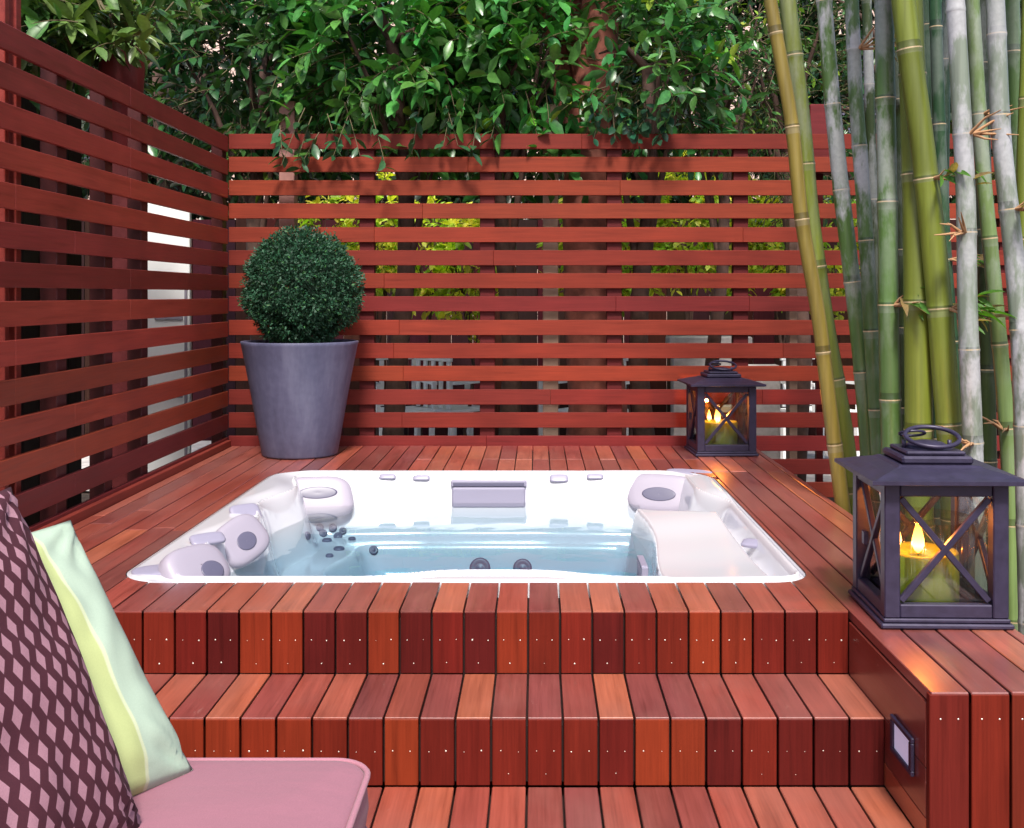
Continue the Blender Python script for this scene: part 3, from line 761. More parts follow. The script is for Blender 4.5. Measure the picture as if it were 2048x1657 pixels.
def make_candle(label):
    t_ = thing('candle', label, 'candle', group='green candles burning in lanterns')
    b = MB(); r_ = .102; h = .145
    b.lathe([(.001, 0), (r_*.96, 0), (r_, .004), (r_, h-.006), (r_-.004, h), (r_-.012, h-.003), (r_*.6, h-.012), (.001, h-.015)], 48); b.build('wax', M['wax'], t_)
    for k_, (x, y, s0) in enumerate(((-.012, -.012, 1.0), (-.05, .05, .7))):  # second, smaller flame added where the first one's reflection glows
        b = MB(); b.tube([(x, y, h-.016), (x+.001, y, h+.004)], .0015, 6); wk = b.build('wick', M['wick'], t_)
        b = MB(); b.lathe([(.001, h-.008), (.011*s0, h+.002), (.0175*s0, h+.015), (.0165*s0, h+.032*s0), (.011*s0, h+.056*s0), (.005*s0, h+.076*s0), (.0004, h+.09*s0)], 14, (x, y, 0)); b.build('flame', M['flame'], wk)
    return t_
cn = make_candle('thick green lit candle inside the near lantern'); cn.location = (1.085, 2.948+.165, DZ+.0345)
cn2 = copy_tree(cn); cn2['label'] = 'thick green candle inside the lantern by the back fence'; cn2.location = (PX(1438, 6.28), 6.27, DZ+.0345)
for c_ in (cn, cn2):
    L_ = bpy.data.lights.new('candle_glow', 'POINT'); L_.energy = 3.6; L_.color = (1, .27, .04); L_.shadow_soft_size = .012
    lo = bpy.data.objects.new('candle_glow', L_); COL.objects.link(lo); lo.location = c_.location + Vector((-.012, -.012, .145+.09))

# ------------------------------------------------------------------ recessed step light
sl_ = thing('step_light', 'small rectangular recessed light with dark frame in the step side wall', 'light', (XR, 2.66, .168))
OSL = (XR, 2.66, .168); b = MB(); y0, y1, z0, z1 = 2.582, 2.738, .122, .213; xx = XR-.0025
b.box(xx-.009, xx, y0, y1, z1-.013, z1, ch=.002); b.box(xx-.009, xx, y0, y1, z0, z0+.013, ch=.002)
b.box(xx-.009, xx, y0, y0+.02, z0+.0132, z1-.0132, ch=.002); b.box(xx-.009, xx, y1-.02, y1, z0+.0132, z1-.0132, ch=.002); b.build('frame', M['metal'], sl_, OSL)
b = MB(); b.box(xx-.004, xx, y0+.0205, y1-.0205, z0+.0135, z1-.0135); b.build('lens', M['lens'], sl_, OSL)

# ------------------------------------------------------------------ sofa and pillows
def fabric(name, col, weave=900):
    k = NT(name); n_ = k.noise(k.objc(), 380, 2); n2 = k.noise(k.objc(), 7, 2)
    c = col; n2 = k.noise(k.objc((1, 2.2, 1)), 5, 3)
    k.base(k.mix(.25, c, k.ramp(n_, [(.3, .75), (.7, 1.2)]), 'MULTIPLY')); k.rough(.85); k.bump(k.math('ADD', k.math('MULTIPLY', n_, .06), k.math('MULTIPLY', n2, 1.0)), .5, .012)
    k.b.inputs['Sheen Weight'].default_value = .1; return k
M['mauve'] = fabric('mauve_fabric', srgb(142, 92, 106)).m
M['piping'] = fabric('mauve_piping', srgb(158, 106, 120)).m
M['wicker'] = plain('dark_wicker', (.05, .03, .03), .7, nscale=60, namt=.5, bump=.8)
sofa = thing('sofa', 'low outdoor sofa with mauve pink seat cushion at the lower left', 'sofa', (-.75, 1.2, 0)); OF = (-.75, 1.2, 0)
def rounded_slab(mb, x0, x1, y0, y1, z0, z1, r_, e=.018):
    """cushion: rounded plan corners, soft top and bottom edges"""
    def ring(off, z, crown=0):
        pts = []
        for cx, cy, a0 in ((x1-r_, y1-r_, 0), (x0+r_, y1-r_, 90), (x0+r_, y0+r_, 180), (x1-r_, y0+r_, 270)):
            for i in range(9):
                a = R(a0+90*i/8); pts.append((cx+(r_-off)*math.cos(a), cy+(r_-off)*math.sin(a), z))
        return pts
    rr = [ring(e*1.6, z0), ring(e*.3, z0+e*.4), ring(-.004, (z0+z1)/2), ring(0.0, z1-e), ring(e*.12, z1-e*.5), ring(e*.5, z1-e*.12), ring(e*1.2, z1), ring(r_*.7, z1+.006), ]
    n_ = len(rr[0]); vs = [p for q in rr for p in q]
    # inner rings towards the centre for a soft crown
    cx, cy = (x0+x1)/2, (y0+y1)/2
    for f, h in ((.75, .012), (.45, .017), (.1, .018)):
        vs += [(cx+(p[0]-cx)*f, cy+(p[1]-cy)*f, z1+h) for p in rr[-1]]
    K = len(vs)//n_
    mb.add(vs, [(i*n_+j, i*n_+(j+1) % n_, (i+1)*n_+(j+1) % n_, (i+1)*n_+j) for i in range(K-1) for j in range(n_)], smooth=True)
    mb.f.append([len(mb.v)-n_+j for j in range(n_)]); mb.c.append((1,1,1)); mb.mi.append(0); mb.sm.append(True)
    return rr[4]
SZt = .416
b = MB(); rg = rounded_slab(b, -1.08, -.300, .45, 1.995, SZt-.125, SZt, .07); sc_ = b.build('seat_cushion', M['mauve'], sofa, OF)
for zz in (SZt-.007, SZt-.115):
    b = MB(); pts = [(p[0]*1.0+(.0035 if p[0] > -.7 else -.0035), p[1]+(.0035 if p[1] > 1.2 else -.0035), zz) for p in rg]; b.tube(pts+[pts[0]], .0055, 8, cap=False); b.build('piping', M['piping'], sc_, OF)
b = MB(); b.box(-1.1, -.30, .47, 1.98, .06, SZt-.13, ch=.012); b.build('base', M['wicker'], sofa, OF)
b = MB(); rounded_slab(b, -1.24, -1.085, .47, 1.9, .30, .86, .05); b.build('backrest', M['mauve'], sofa, OF)
for x, y in ((-1.18, .55), (-.36, .55), (-1.18, 1.9), (-.36, 1.9)):
    b = MB(); b.box(x-.02, x+.02, y-.02, y+.02, .002, .06, ch=.004); b.build('leg', M['wicker'], sofa, OF)

# pillows. local: u to the right along the bottom edge, v up the face, w outwards
def pillow(name, size, thick, mat, corners=.06, seed=0, wr=.006):
    """square pillow as ONE closed mesh with pinched corners, UV in metres from its far bottom corner"""
    n_ = 46; me_v = []; me_f = []; uvs = []
    t1 = np.linspace(-1, 1, n_)
    def pt(u, v, sgn):
        pin = 1 - corners*(1-abs(v)**2.2)*abs(u)**3; pinv = 1 - corners*(1-abs(u)**2.2)*abs(v)**3
        x = u*pin*size/2; y = v*pinv*size/2
        h = max(0, (1-u*u)*(1-v*v))**.42*thick/2
        nz = mnoise.noise(Vector((u*2.2+seed, v*2.2, sgn)))*wr*2.0 + mnoise.noise(Vector((u*7+seed, v*5, sgn*3)))*wr*.8
        edge = min(1, (1-abs(u))*6+.15, (1-abs(v))*6+.15)
        cr = math.exp(-((abs(u)-1)**2+(abs(v)-1)**2)*7)
        nz += cr*.010*math.sin(math.atan2(1.05-abs(v), 1.05-abs(u))*16 + seed)
        return (x, y, sgn*h + nz*(edge if h > 0 else 0))
    m2 = MB(); uvl = []
    for sgn in (1, -1):
        vs = [pt(u, v, sgn) for v in t1 for u in t1]
        fs = []
        for j in range(n_-1):
            for i in range(n_-1):
                q = (j*n_+i, j*n_+i+1, (j+1)*n_+i+1, (j+1)*n_+i)
                fs.append(q if sgn > 0 else q[::-1])
        m2.add(vs, fs, smooth=True)
    ob = m2.build(name, mat)
    import bmesh
    # UV layer from flat grid coordinates
    bm = bmesh.new(); bm.from_mesh(ob.data); bm.verts.ensure_lookup_table()
    lay = bm.loops.layers.uv.new('UVMap')
    for f in bm.faces:
        for lp in f.loops:
            k_ = lp.vert.index % (n_*n_); lp[lay].uv = ((t1[k_ % n_]+1)/2, (t1[k_//n_]+1)/2)
    bmesh.ops.remove_doubles(bm, verts=bm.verts, dist=.0004); bm.to_mesh(ob.data); bm.free()
    return ob
# diamond-pattern fabric
k = NT('diamond_fabric'); uv = k.n('ShaderNodeTexCoord').outputs['UV']; sp = k.n('ShaderNodeSeparateXYZ'); k.l(uv, sp.inputs[0])
U = k.math('MULTIPLY', sp.outputs[0], 21.0); Vv = k.math('MULTIPLY', sp.outputs[1], 15.0)
cu = k.math('FLOOR', U); half = k.math('MULTIPLY', k.math('MODULO', cu, 2.0), .5)
fu = k.math('ABSOLUTE', k.math('SUBTRACT', k.math('FRACT', U), .5))
fv = k.math('ABSOLUTE', k.math('SUBTRACT', k.math('FRACT', k.math('ADD', Vv, half)), .5))
dd = k.math('ADD', k.math('DIVIDE', fu, .37), k.math('DIVIDE', fv, .45)); lt = k.math('LESS_THAN', dd, 1.0)
n_ = k.noise(k.objc(), 420, 2)
c = k.mix(lt, srgb(66, 20, 34), srgb(158, 116, 128)); k.base(k.mix(.3, c, k.ramp(n_, [(.3, .7), (.7, 1.2)]), 'MULTIPLY')); k.rough(.8); k.bump(n_, .3, .0008)
M['diamond'] = k.m
k = NT('striped_green_fabric'); uv = k.n('ShaderNodeTexCoord').outputs['UV']; sp = k.n('ShaderNodeSeparateXYZ'); k.l(uv, sp.inputs[0])
n_ = k.noise(k.objc(), 420, 2); uu = sp.outputs[0]
st_ = k.ramp(uu, [(0, srgb(158, 176, 158)), (.195, srgb(158, 176, 158)), (.198, srgb(186, 194, 160)), (.210, srgb(186, 194, 160)), (.213, srgb(166, 176, 120)), (1, srgb(168, 178, 124))])
k.base(k.mix(.2, st_, k.ramp(n_, [(.3, .8), (.7, 1.15)]), 'MULTIPLY')); k.rough(.8); k.bump(n_, .25, .0008); M['stripe'] = k.m
for nd in k.t.nodes:
    if nd.type == 'VALTORGB' and len(nd.color_ramp.elements) > 4: nd.color_ramp.interpolation = 'LINEAR'
def pose_pillow(ob, far, near, lean, size):
    """bottom edge from far to near point, face turned to the open seat side, top leaning back by lean degrees"""
    f = Vector(far); nr = Vector(near); e = (nr-f); e.z = 0; e.normalize()       # runs towards the camera
    upv = Vector((0, 0, 1)); out = upv.cross(e).normalized()
    if out.x < 0: out = -out
    v = (upv*math.cos(R(lean)) - out*math.sin(R(lean))).normalized(); w = e.cross(v)
    u = e
    if w.dot(out) < 0:      # keep the face outwards; u still runs far -> near
        w = -w
    m_ = Matrix.Identity(4); m_.col[0][:3] = u; m_.col[1][:3] = v; m_.col[2][:3] = u.cross(v)
    c = f + u*size/2 + v*size/2; m_.translation = c; ob.matrix_world = m_
g_ = pillow('pillow', .52, .13, M['stripe'], seed=3.1, corners=.05)
pose_pillow(g_, (-.600, 1.925, SZt+.004), (-.83, 1.50, SZt+.004), 38, .52)
tag(g_, 'mint and lime striped pillow leaning behind the purple one', 'pillow', 'scatter pillows on the sofa')
p_ = pillow('pillow', .59, .18, M['diamond'], seed=8.4, corners=.06)
pose_pillow(p_, (-.622, 1.735, SZt-.01), (-.765, 1.22, SZt-.01), 25, .59)
tag(p_, 'plum pillow with pale pink diamond pattern at the left edge', 'pillow', 'scatter pillows on the sofa')

# ------------------------------------------------------------------ bamboo
k = NT('bamboo_culm'); a = k.attr(); n1 = k.noise(k.objc((1, 1, .35)), 9, 5, .65); n2 = k.noise(k.objc((30, 30, 1.2)), 2.0, 4); n3 = k.noise(k.objc(), 60, 3)
c = k.mix(.7, a, k.ramp(n2, [(.3, .72), (.7, 1.25)]), 'MULTIPLY')
al = k.n('ShaderNodeAttribute', attribute_name='chalk').outputs['Fac']
fac = k.math('MULTIPLY', k.ramp(n1, [(.47, 0.0), (.57, 1.0)]), al)
c = k.mix(fac, c, k.mix(n3, (.24, .25, .26), (.46, .46, .48))); k.base(c)
k.rough(k.math('MULTIPLY_ADD', n1, .25, .27)); k.bump(n3, .12, .001); M['bamboo'] = k.m
TAN = (.42, .24, .12)
G = {'olive': (.135, .165, .022), 'green': (.065, .125, .032), 'deep': (.02, .06, .022), 'pale': (.14, .21, .07), 'dark': (.03, .05, .012), 'silver': (.16, .19, .15), 'brown': (.20, .15, .03)}
def culm(pts, Y, w, col, chalk, label, nodes, twigs=2, seed=0, ylean=0.0):
    """pts: traced (px, py); real positions at depth Y. nodes: list of py heights of the node rings"""
    rd = random.Random(seed); base = G[col]
    P = sorted(((PZ(py, Y), PX(px, Y)) for px, py in pts))
    z_lo, z_hi = -.125, 3.5
    def at(z):
        if z <= P[0][0]:
            (za, xa), (zb, xb) = P[0], P[1]; return xa + (xb-xa)/(zb-za)*(z-za)*.5
        if z >= P[-1][0]:
            (za, xa), (zb, xb) = P[-2], P[-1]; return xb + (xb-xa)/(zb-za)*(z-zb)*.8
        for (za, xa), (zb, xb) in zip(P, P[1:]):
            if za <= z <= zb:
                t_ = (z-za)/(zb-za); return xa+(xb-xa)*t_
    # node heights
    nz = [PZ(py, Y) for py in nodes]
    nz = sorted(nz); step_ = .42
    while nz and nz[0] > .2: nz.insert(0, nz[0]-step_*rd.uniform(.75, .95))
    if not nz: nz = [.1]
    while nz[-1] < z_hi: nz.append(nz[-1]+step_*rd.uniform(.9, 1.1))
    zs = set(np.round(np.arange(z_lo, z_hi, .06), 4))
    for q in nz:
        for d_ in (-.03, -.010, -.0035, -.0012, .0012, .0035, .012, .03): zs.add(round(q+d_, 4))
    zs = sorted(z for z in zs if z_lo <= z <= z_hi); r0 = w*Y/F/2*1.07; pp, rr, cc, ck = [], [], [], []
    sm = lambda z: sum(at(min(max(z+d_, z_lo), z_hi)) for d_ in (-.10, -.05, 0, .05, .10))/5
    for z in zs:
        dn = min(nz, key=lambda q: abs(q-z)); dd = z-dn; r_ = r0*(1.06-.05*z)
        if abs(dd) < .006: r_ *= 1.075
        elif -.03 < dd < 0: r_ *= 1.03
        elif 0 < dd < .035: r_ *= 1.035 - .035*dd/.035
        pp.append((sm(z), Y + ylean*(z-1), z)); rr.append(r_)
        seg = sum(1 for q in nz if q < z); rs = random.Random(seed*31+seg); j = rs.uniform(.82, 1.2)
        cl = tuple(q*j for q in base); f = 1
        if abs(dd) < .0025: cl = (.45, .34, .20)
        elif 0 < dd < .012: cl = tuple(q*.5 for q in cl)
        elif -.03 < dd < 0: cl = tuple(q*.85+.05 for q in cl)
        cc.append(cl); ck.append(min(1, max(0, chalk*rs.uniform(.5, 1.4)*(1 if col == 'silver' else min(1, max(.05, (z-1.1)/.7))*1.8) + (.25*chalk if dd < 0 and dd > -.15 else 0))))
    org = (pp[0][0], Y, z_lo)
    root = thing('bamboo_culm', label, 'bamboo', org, 0, 'bamboo culms beside the deck')
    b = MB(); b.tube(pp, rr, 20, cols=cc[:-1]+[cc[-1]]); ob = b.build('stem', M['bamboo'], root, org)
    ca = ob.data.attributes.new('chalk', 'FLOAT', 'POINT'); arr = np.repeat(np.array(ck, np.float32), 20); 
    full = np.zeros(len(ob.data.vertices), np.float32); full[:len(arr)] = arr[:len(full)]; ca.data.foreach_set('value', full)
    # short dry twig tufts at nodes
    vis = [q for q in nz if .35 < q < 2.4]
    rd.shuffle(vis)
    for q in vis[:twigs]:
        tw = MB(); x = sm(q); side = rd.choice((-1, 1)); a0 = rd.uniform(-.5, .5); L0 = []
        for s0 in range(rd.randint(4, 7)):
            d_ = Vector((side*rd.uniform(.25, 1.0), rd.uniform(-1.0, -.3), rd.uniform(-.35, .7))).normalized(); ll = rd.uniform(.06, .17)
            s_ = Vector((x, Y, q)) + Vector((d_.x, d_.y, 0)).normalized()*r0*.95
            e_ = s_ + d_*ll; m__ = (s_+e_)/2 + Vector((0, 0, rd.uniform(-.01, .015)))
            tw.tube([s_, m__, e_], [.007, .0045, .0015], 5, cap=False); L0.append((m__, e_, d_))
        tw.build('twig_tuft', M['drytwig'], root, org)
        if rd.random() < .65:
            P_, D_, N_, C_ = [], [], [], []
            for m__, e_, d_ in L0:
                for s0 in range(3):
                    P_.append(tuple(m__.lerp(e_, rd.random()))); D_.append((d_.x+rd.uniform(-.5, .5), d_.y+rd.uniform(-.5, .5), rd.uniform(-.7, .5))); N_.append((rd.uniform(-1, 1), rd.uniform(-1, 1), 1.0))
                    C_.append((.08, .20, .03) if rd.random() < .6 else (.28, .19, .08))
            n__ = len(P_); ll = rng.uniform(.06, .13, n__)
            leaves_mesh('leaf_tuft', np.array(P_), np.array(D_), np.array(N_), ll, ll*.22, np.array(C_), M['sunleaf'], root, org)
    return root
M['drytwig'] = plain('dry_twig', (.40, .22, .11), .8)
culms = [
 ([(1540,0),(1585,250),(1603,443),(1638,634),(1655,780),(1676,942),(1688,1030)], 4.78, 27, 'brown', .0, 'leftmost leaning bamboo stem, thin and yellow brown', [255, 440, 705, 890], 0),
 ([(1575,0),(1605,250),(1620,430),(1648,634),(1676,790),(1694,905),(1706,1030)], 4.90, 34, 'olive', .1, 'second bamboo stem from the left, olive and leaning beside the thin one', [112, 330, 534, 760, 985], 0),
 ([(1648,0),(1663,190),(1682,380),(1703,549),(1718,676),(1726,755),(1738,905)], 4.70, 31, 'green', .55, 'bamboo stem with whitish upper half third from the left', [210, 381, 565, 745, 915], 0),
 ([(1703,0),(1711,190),(1724,359),(1734,507),(1743,676),(1753,830),(1758,905)], 4.60, 28, 'green', .45, 'slim blotchy grey green bamboo stem left of the straight dark green one', [100, 293, 482, 663, 820], 1),
 ([(1733,0),(1745,400),(1752,600),(1765,800),(1768,900)], 5.0, 20, 'dark', .5, 'thinnest greyish bamboo stem squeezed behind the left group', [170, 400, 640], 0),
 ([(1768,0),(1771,198),(1775,401),(1777,634),(1780,792),(1784,912)], 4.30, 37, 'green', .35, 'straight bamboo stem with dark green lower part and grey top', [198, 405, 611, 800], 2),
 ([(1806,0),(1822,127),(1840,253),(1853,359),(1867,486),(1880,621),(1891,773),(1900,860)], 4.12, 46, 'olive', .0, 'thickest olive bamboo stem leaning to the right through the clump', [100, 359, 618, 850], 2),
 ([(1820,0),(1828,253),(1831,359),(1835,604),(1837,755),(1838,930)], 4.20, 50, 'olive', .0, 'thick upright yellow olive bamboo stem in the middle of the clump', [150, 350, 605, 860], 0),
 ([(1870,0),(1880,300),(1889,500),(1905,700),(1915,900)], 4.75, 24, 'deep', .1, 'dark green bamboo stem half hidden behind the thick olive pair', [250, 520], 1),
 ([(1895,0),(1890,180),(1887,400),(1893,650)], 5.1, 20, 'deep', .2, 'thin dark stem behind the olive bamboo near the top', [120, 420], 1),
 ([(1910,0),(1920,170),(1927,300),(1933,422),(1934,590),(1940,755),(1945,860)], 3.98, 36, 'silver', .9, 'weathered silver grey bamboo stem right of the thick olive ones', [270, 466, 700], 3),
 ([(1944,0),(1956,190),(1965,338),(1982,507),(1994,634),(2009,792),(2018,923)], 4.25, 28, 'pale', .3, 'pale green bamboo stem leaning right beside the silver grey one', [230, 478, 690], 3),
 ([(1966,0),(1963,200),(1968,420),(1974,700),(1976,900)], 4.75, 30, 'dark', .15, 'dark olive bamboo stem behind the silver and pale green ones', [128, 460, 740], 0),
 ([(1990,0),(1994,84),(2000,253),(2013,380),(2028,507),(2039,634),(2047,792)], 3.95, 36, 'silver', .8, 'grey bamboo stem close to the right edge of the photo', [70, 232, 420, 660], 2),
 ([(2022,0),(2028,211),(2034,338),(2040,560),(2044,800)], 4.5, 32, 'green', .1, 'green bamboo stem behind the grey one at the right edge', [105, 400, 660], 1),
 ([(2058,0),(2052,200),(2046,338),(2050,600)], 4.3, 26, 'olive', .0, 'olive bamboo stem cut off by the right edge at the top', [200, 480], 0),
 ([(1795,0),(1803,300),(1808,600),(1812,900)], 5.25, 26, 'dark', .1, 'shadowy bamboo stem between the straight green and the thick olive one', [200, 500], 0),
 ([(1850,0),(1862,300),(1868,600),(1866,900)], 5.3, 26, 'deep', .1, 'shadowy green stem seen between the two thick olive ones', [240, 560], 0),
]
for i, (pts, Y, w, col, ch_, lab, nd, tw) in enumerate(culms): culm(pts, Y, w, col, ch_, lab, nd, tw, seed=i+3)

# ------------------------------------------------------------------ trees over the fence
def tree(name, label, x, Y, z_top, z_c, rx, ry, rz, nspr, tone_, trunk_r=.06, lean=0, bark='bark', llen=.11, lw=.42, yellow=.05, group='trees beyond the fence', mat='leaf', slen=.28, var=.35, cut=None, zmin=None, complex_=True, droop=.25):
    root = thing(name, label, 'tree', (x, Y, -.12), 0, group); org = (x, Y, -.12)
    b = MB(); top = Vector((x+lean, Y, z_c+.2*rz)); pts = [Vector((x, Y, -.13))]
    for i in range(1, 7):
        f = i/6; pts.append(Vector((x+lean*f+.05*math.sin(f*7+x*3), Y+.04*math.cos(f*5+x), -.12+(z_c+.12)*f)))
    b.tube(pts, [trunk_r*(1.25-.1*i) for i in range(7)], 12)
    rd = random.Random(int(x*100)+5)
    for i in range(9):
        s_ = pts[rd.choice((3, 4, 5, 6))]; a = rd.uniform(0, 6.28); e_ = Vector((x+lean+rx*.75*math.cos(a), Y+ry*.75*math.sin(a), z_c+rd.uniform(-.4, .8)*rz)); m_ = s_.lerp(e_, .5)+Vector((0, 0, .1))
        b.tube([s_, m_, e_], [trunk_r*.5, trunk_r*.3, trunk_r*.1], 6, cap=False)
    b.build('trunk', M[bark], root, org)
    u = rng.normal(size=(nspr, 3)); u /= np.linalg.norm(u, axis=1, keepdims=True)
    rr = rng.uniform(.45, 1.0, nspr)**.6; c = np.array([x+lean, Y, z_c])
    lum = np.array([mnoise.noise(Vector((q[0]*1.8+x*5, q[1]*1.8, q[2]*1.8))) for q in u]); st = c + u*np.array([rx, ry, rz])*(rr*(1+.3*lum))[:, None]
    if cut is not None: kk = cut(st); st = st[kk]; u = u[kk]
    o_ = u*1.0 + rng.normal(0, .45, u.shape); 
    data, ex = sprigs(st, o_, llen=llen, lw=lw, tone=tone_, yellow=yellow, slen=slen, var=var, droop=droop)
    leaves_mesh('crown', data[0], data[1], data[2], data[3], data[4], data[5], M[mat], root, org, simple=not complex_, extra=ex)
    return root
above = lambda lim: (lambda st: ~((st[:, 2] < lim) & (st[:, 1] < YB+.25)) & (st[:, 1] > YB-.45) & ~((np.abs(VX+F*st[:, 0]/st[:, 1]-1178) < 62) & (st[:, 2] > 2.55)))
LG = (.035, .125, .030)
tree('broadleaf_tree', 'glossy leaved tree hanging over the fence above the clipped boxwood', PX(520, 7.25), 7.25, 3.2, 2.75, .75, .45, .62, 250, (.024,.085,.022), cut=above(2.50), llen=.13, yellow=.08)
tree('broadleaf_tree', 'bright green leafy tree above the centre left of the back fence', PX(800, 6.95), 6.95, 3.3, 2.85, .72, .5, .60, 400, (.055,.205,.04), cut=above(2.50), llen=.145, lw=.46)
tree('broadleaf_tree', 'leafy tree with thick green cluster above the fence centre', PX(1010, 7.0), 7.0, 3.3, 2.78, .50, .5, .58, 270, (.052,.20,.042), cut=above(2.48), llen=.15, lw=.46)
tree('broadleaf_tree', 'tree with thick reddish trunk rising above the back fence', PX(1182, 7.15), 7.15, 3.6, 3.75, .7, .5, .5, 170, (.03,.10,.03), trunk_r=.17, bark='redbark', llen=.12, lean=.04)
tree('broadleaf_tree', 'leafy tree right of the thick reddish trunk above the fence', PX(1290, 7.0), 7.0, 3.2, 2.70, .42, .55, .50, 170, (.046,.165,.04), cut=above(2.48), llen=.14)
tree('broadleaf_tree', 'sparse small leaved tree with forked trunk left of the bamboo', PX(1425, 7.5), 7.5, 3.2, 2.9, .55, .5, .6, 190, (.05,.14,.03), trunk_r=.045, llen=.075, yellow=.25, lean=.05)
tree('conifer_shrub', 'dense dark green shrub just left of the bamboo top', PX(1590, 7.8), 7.8, 3.2, 2.7, .42, .5, .9, 300, (.03,.10,.03), llen=.05, lw=.3, yellow=.15, slen=.2)
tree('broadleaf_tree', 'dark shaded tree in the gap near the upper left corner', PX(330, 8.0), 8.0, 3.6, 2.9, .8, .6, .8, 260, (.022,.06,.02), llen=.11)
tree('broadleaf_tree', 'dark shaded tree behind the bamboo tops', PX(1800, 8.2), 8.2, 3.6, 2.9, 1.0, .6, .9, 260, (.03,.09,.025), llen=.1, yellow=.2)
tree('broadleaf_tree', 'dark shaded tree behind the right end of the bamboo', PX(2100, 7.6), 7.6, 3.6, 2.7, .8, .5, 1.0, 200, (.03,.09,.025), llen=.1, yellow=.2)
# trees added to block the sky, shade put into their near-black leaf colour
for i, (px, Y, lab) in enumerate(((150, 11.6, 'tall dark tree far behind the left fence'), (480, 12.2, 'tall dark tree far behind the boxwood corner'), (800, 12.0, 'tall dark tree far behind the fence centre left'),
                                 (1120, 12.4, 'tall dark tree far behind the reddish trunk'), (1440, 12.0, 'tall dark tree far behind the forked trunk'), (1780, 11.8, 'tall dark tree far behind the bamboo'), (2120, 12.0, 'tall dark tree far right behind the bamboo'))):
    tree('screen_tree', lab, PX(px, Y), Y, 5, 3.3, 1.3, .7, 2.0, 850, (.012,.032,.012), llen=.22, lw=.5, trunk_r=.1, complex_=False, slen=.35, yellow=.06, group='darkened trees added far behind the fence')
# shoots that hang over the fence top
vine = thing('climbing_plant', 'dark green shoots hanging down over the back fence rail', 'climber', (PX(640, YB-.05), YB+.1, 2.2)); OV = (PX(640, YB-.05), YB+.1, 2.2)
st, ot = [], []
for px, py, L_ in ((560, 285, .22), (625, 268, .25), (640, 300, .30), (655, 262, .3), (700, 262, .2), (690, 240, .3), (610, 250, .3), (890, 240, .25), (900, 262, .22), (740, 250, .3), (960, 240, .3), (840, 250, .2), (1000, 245, .25)):
    st.append([PX(px, YB-.03), YB-.03+random.uniform(-.03, .0), PZ(py, YB-.03)+.1]); ot.append([random.uniform(-.5, .5), -.35, -.9])
data, ex = sprigs(np.array(st), np.array(ot), nleaf=(7, 11), tone=(.028, .10, .04), llen=.10, slen=.28, droop=.15)
leaves_mesh('foliage', *data, M['leaf'], vine, OV, extra=ex)
vine2 = thing('climbing_plant', 'dark ivy shoots over the back fence rail below the reddish trunk', 'climber', (PX(1240, YB), YB+.1, 2.2)); OV = (PX(1240, YB), YB+.1, 2.2)
st, ot = [], []
for px, py, L_ in ((1225, 262, .2), (1250, 255, .2), (1235, 240, .2), (1275, 250, .2), (1205, 250, .2), (1290, 235, .2), (1180, 225, .2), (1320, 240, .2), (1350, 225, .2)):
    st.append([PX(px, YB-.03), YB-.03+random.uniform(-.03, .0), PZ(py, YB-.03)+.1]); ot.append([random.uniform(-.4, .4), -.3, -.8])
data, ex = sprigs(np.array(st), np.array(ot), nleaf=(7, 10), tone=(.022, .085, .045), llen=.085, lw=.6, slen=.2, droop=.15)
leaves_mesh('foliage', *data, M['leaf'], vine2, OV, extra=ex)

# planter behind the left fence with leafy plant, on its stand
plx, ply = PX(244, 5.5), 5.5
stn = MB(); stn.box(plx-.075, plx+.085, ply-.08, ply+.08, -.125, 1.975, (.10,.012,.014), .004)
tag(stn.build('stand', FY, None, (plx, ply, -.12)), 'dark maroon pillar behind the left fence carrying the red pot', 'stand')
pp_ = thing('potted_plant', 'glossy leafy plant in a dark red pot above the left fence', 'potted plant', (plx, ply, 1.98)); OQ = (plx, ply, 1.98)
b = MB(); b.lathe([(.02, 0), (.075, 0), (.085, .01), (.112, .46), (.118, .465), (.118, .49), (.108, .49), (.102, .44), (.01, .43)], 36, OQ); b.build('pot', M['maroon'], pp_, OQ)
st, ot = [], []
for i in range(120):
    a = random.uniform(0, 6.28); st.append([plx-.24+random.gauss(0, .22), ply+random.gauss(0, .2)-.1, 2.46+abs(random.gauss(0, .2))]); ot.append([math.cos(a), math.sin(a)-.3, random.uniform(-.5, .7)])
st = np.array(st); kk = st[:, 0] < -1.95; data, ex = sprigs(st[kk], np.array(ot)[kk], tone=(.075, .155, .04), llen=.17, slen=.25, lw=.36)
leaves_mesh('foliage', *data, M['leaf'], pp_, OQ, extra=ex)
b = MB(); b.tube([(plx, ply, 2.42), (plx-.05, ply, 2.6), (plx-.15, ply, 2.8)], [.015, .012, .008], 6)
for i in range(7): b.tube([(plx, ply, 2.42), (plx-.3+.09*i, ply-.1+.03*i, 2.75)], [.009, .004], 5)
b.build('stems', M['twig'], pp_, OQ)
# small square red planter on the right end of back fence
qx = PX(1638, 6.8); b = MB(); b.box(qx-.075, qx+.075, 6.72, 6.87, 2.0, 2.42, (.12,.015,.018), .004); b.box(qx-.02, qx+.02, 6.78, 6.82, -.12, 1.999, (.12,.015,.018))
tag(b.build('planter', FX, None, (qx, 6.8, -.12)), 'small square dark red planter box behind the fence beside the bamboo', 'planter')
# pale timber posts just behind the back fence
for px, lab, mt, zt in ((1101, 'pale orange timber post behind the middle of the back fence', 'paleplank', 212), (577, 'pale pinkish timber post behind the boxwood ball', 'palepost', 205), (1583, 'slim pale timber post behind the fence left of the bamboo', 'paleplank', 420)):
    x = PX(px, 6.9); w2 = .048 if px != 1583 else .025; b = MB(); b.box(x-w2, x+w2, 6.85, 6.95, -.125, PZ(zt, 6.9), ch=.003); tag(b.build('post', M[mt], None, (x, 6.9, -.12)), lab, 'post', 'timber posts behind the back fence')
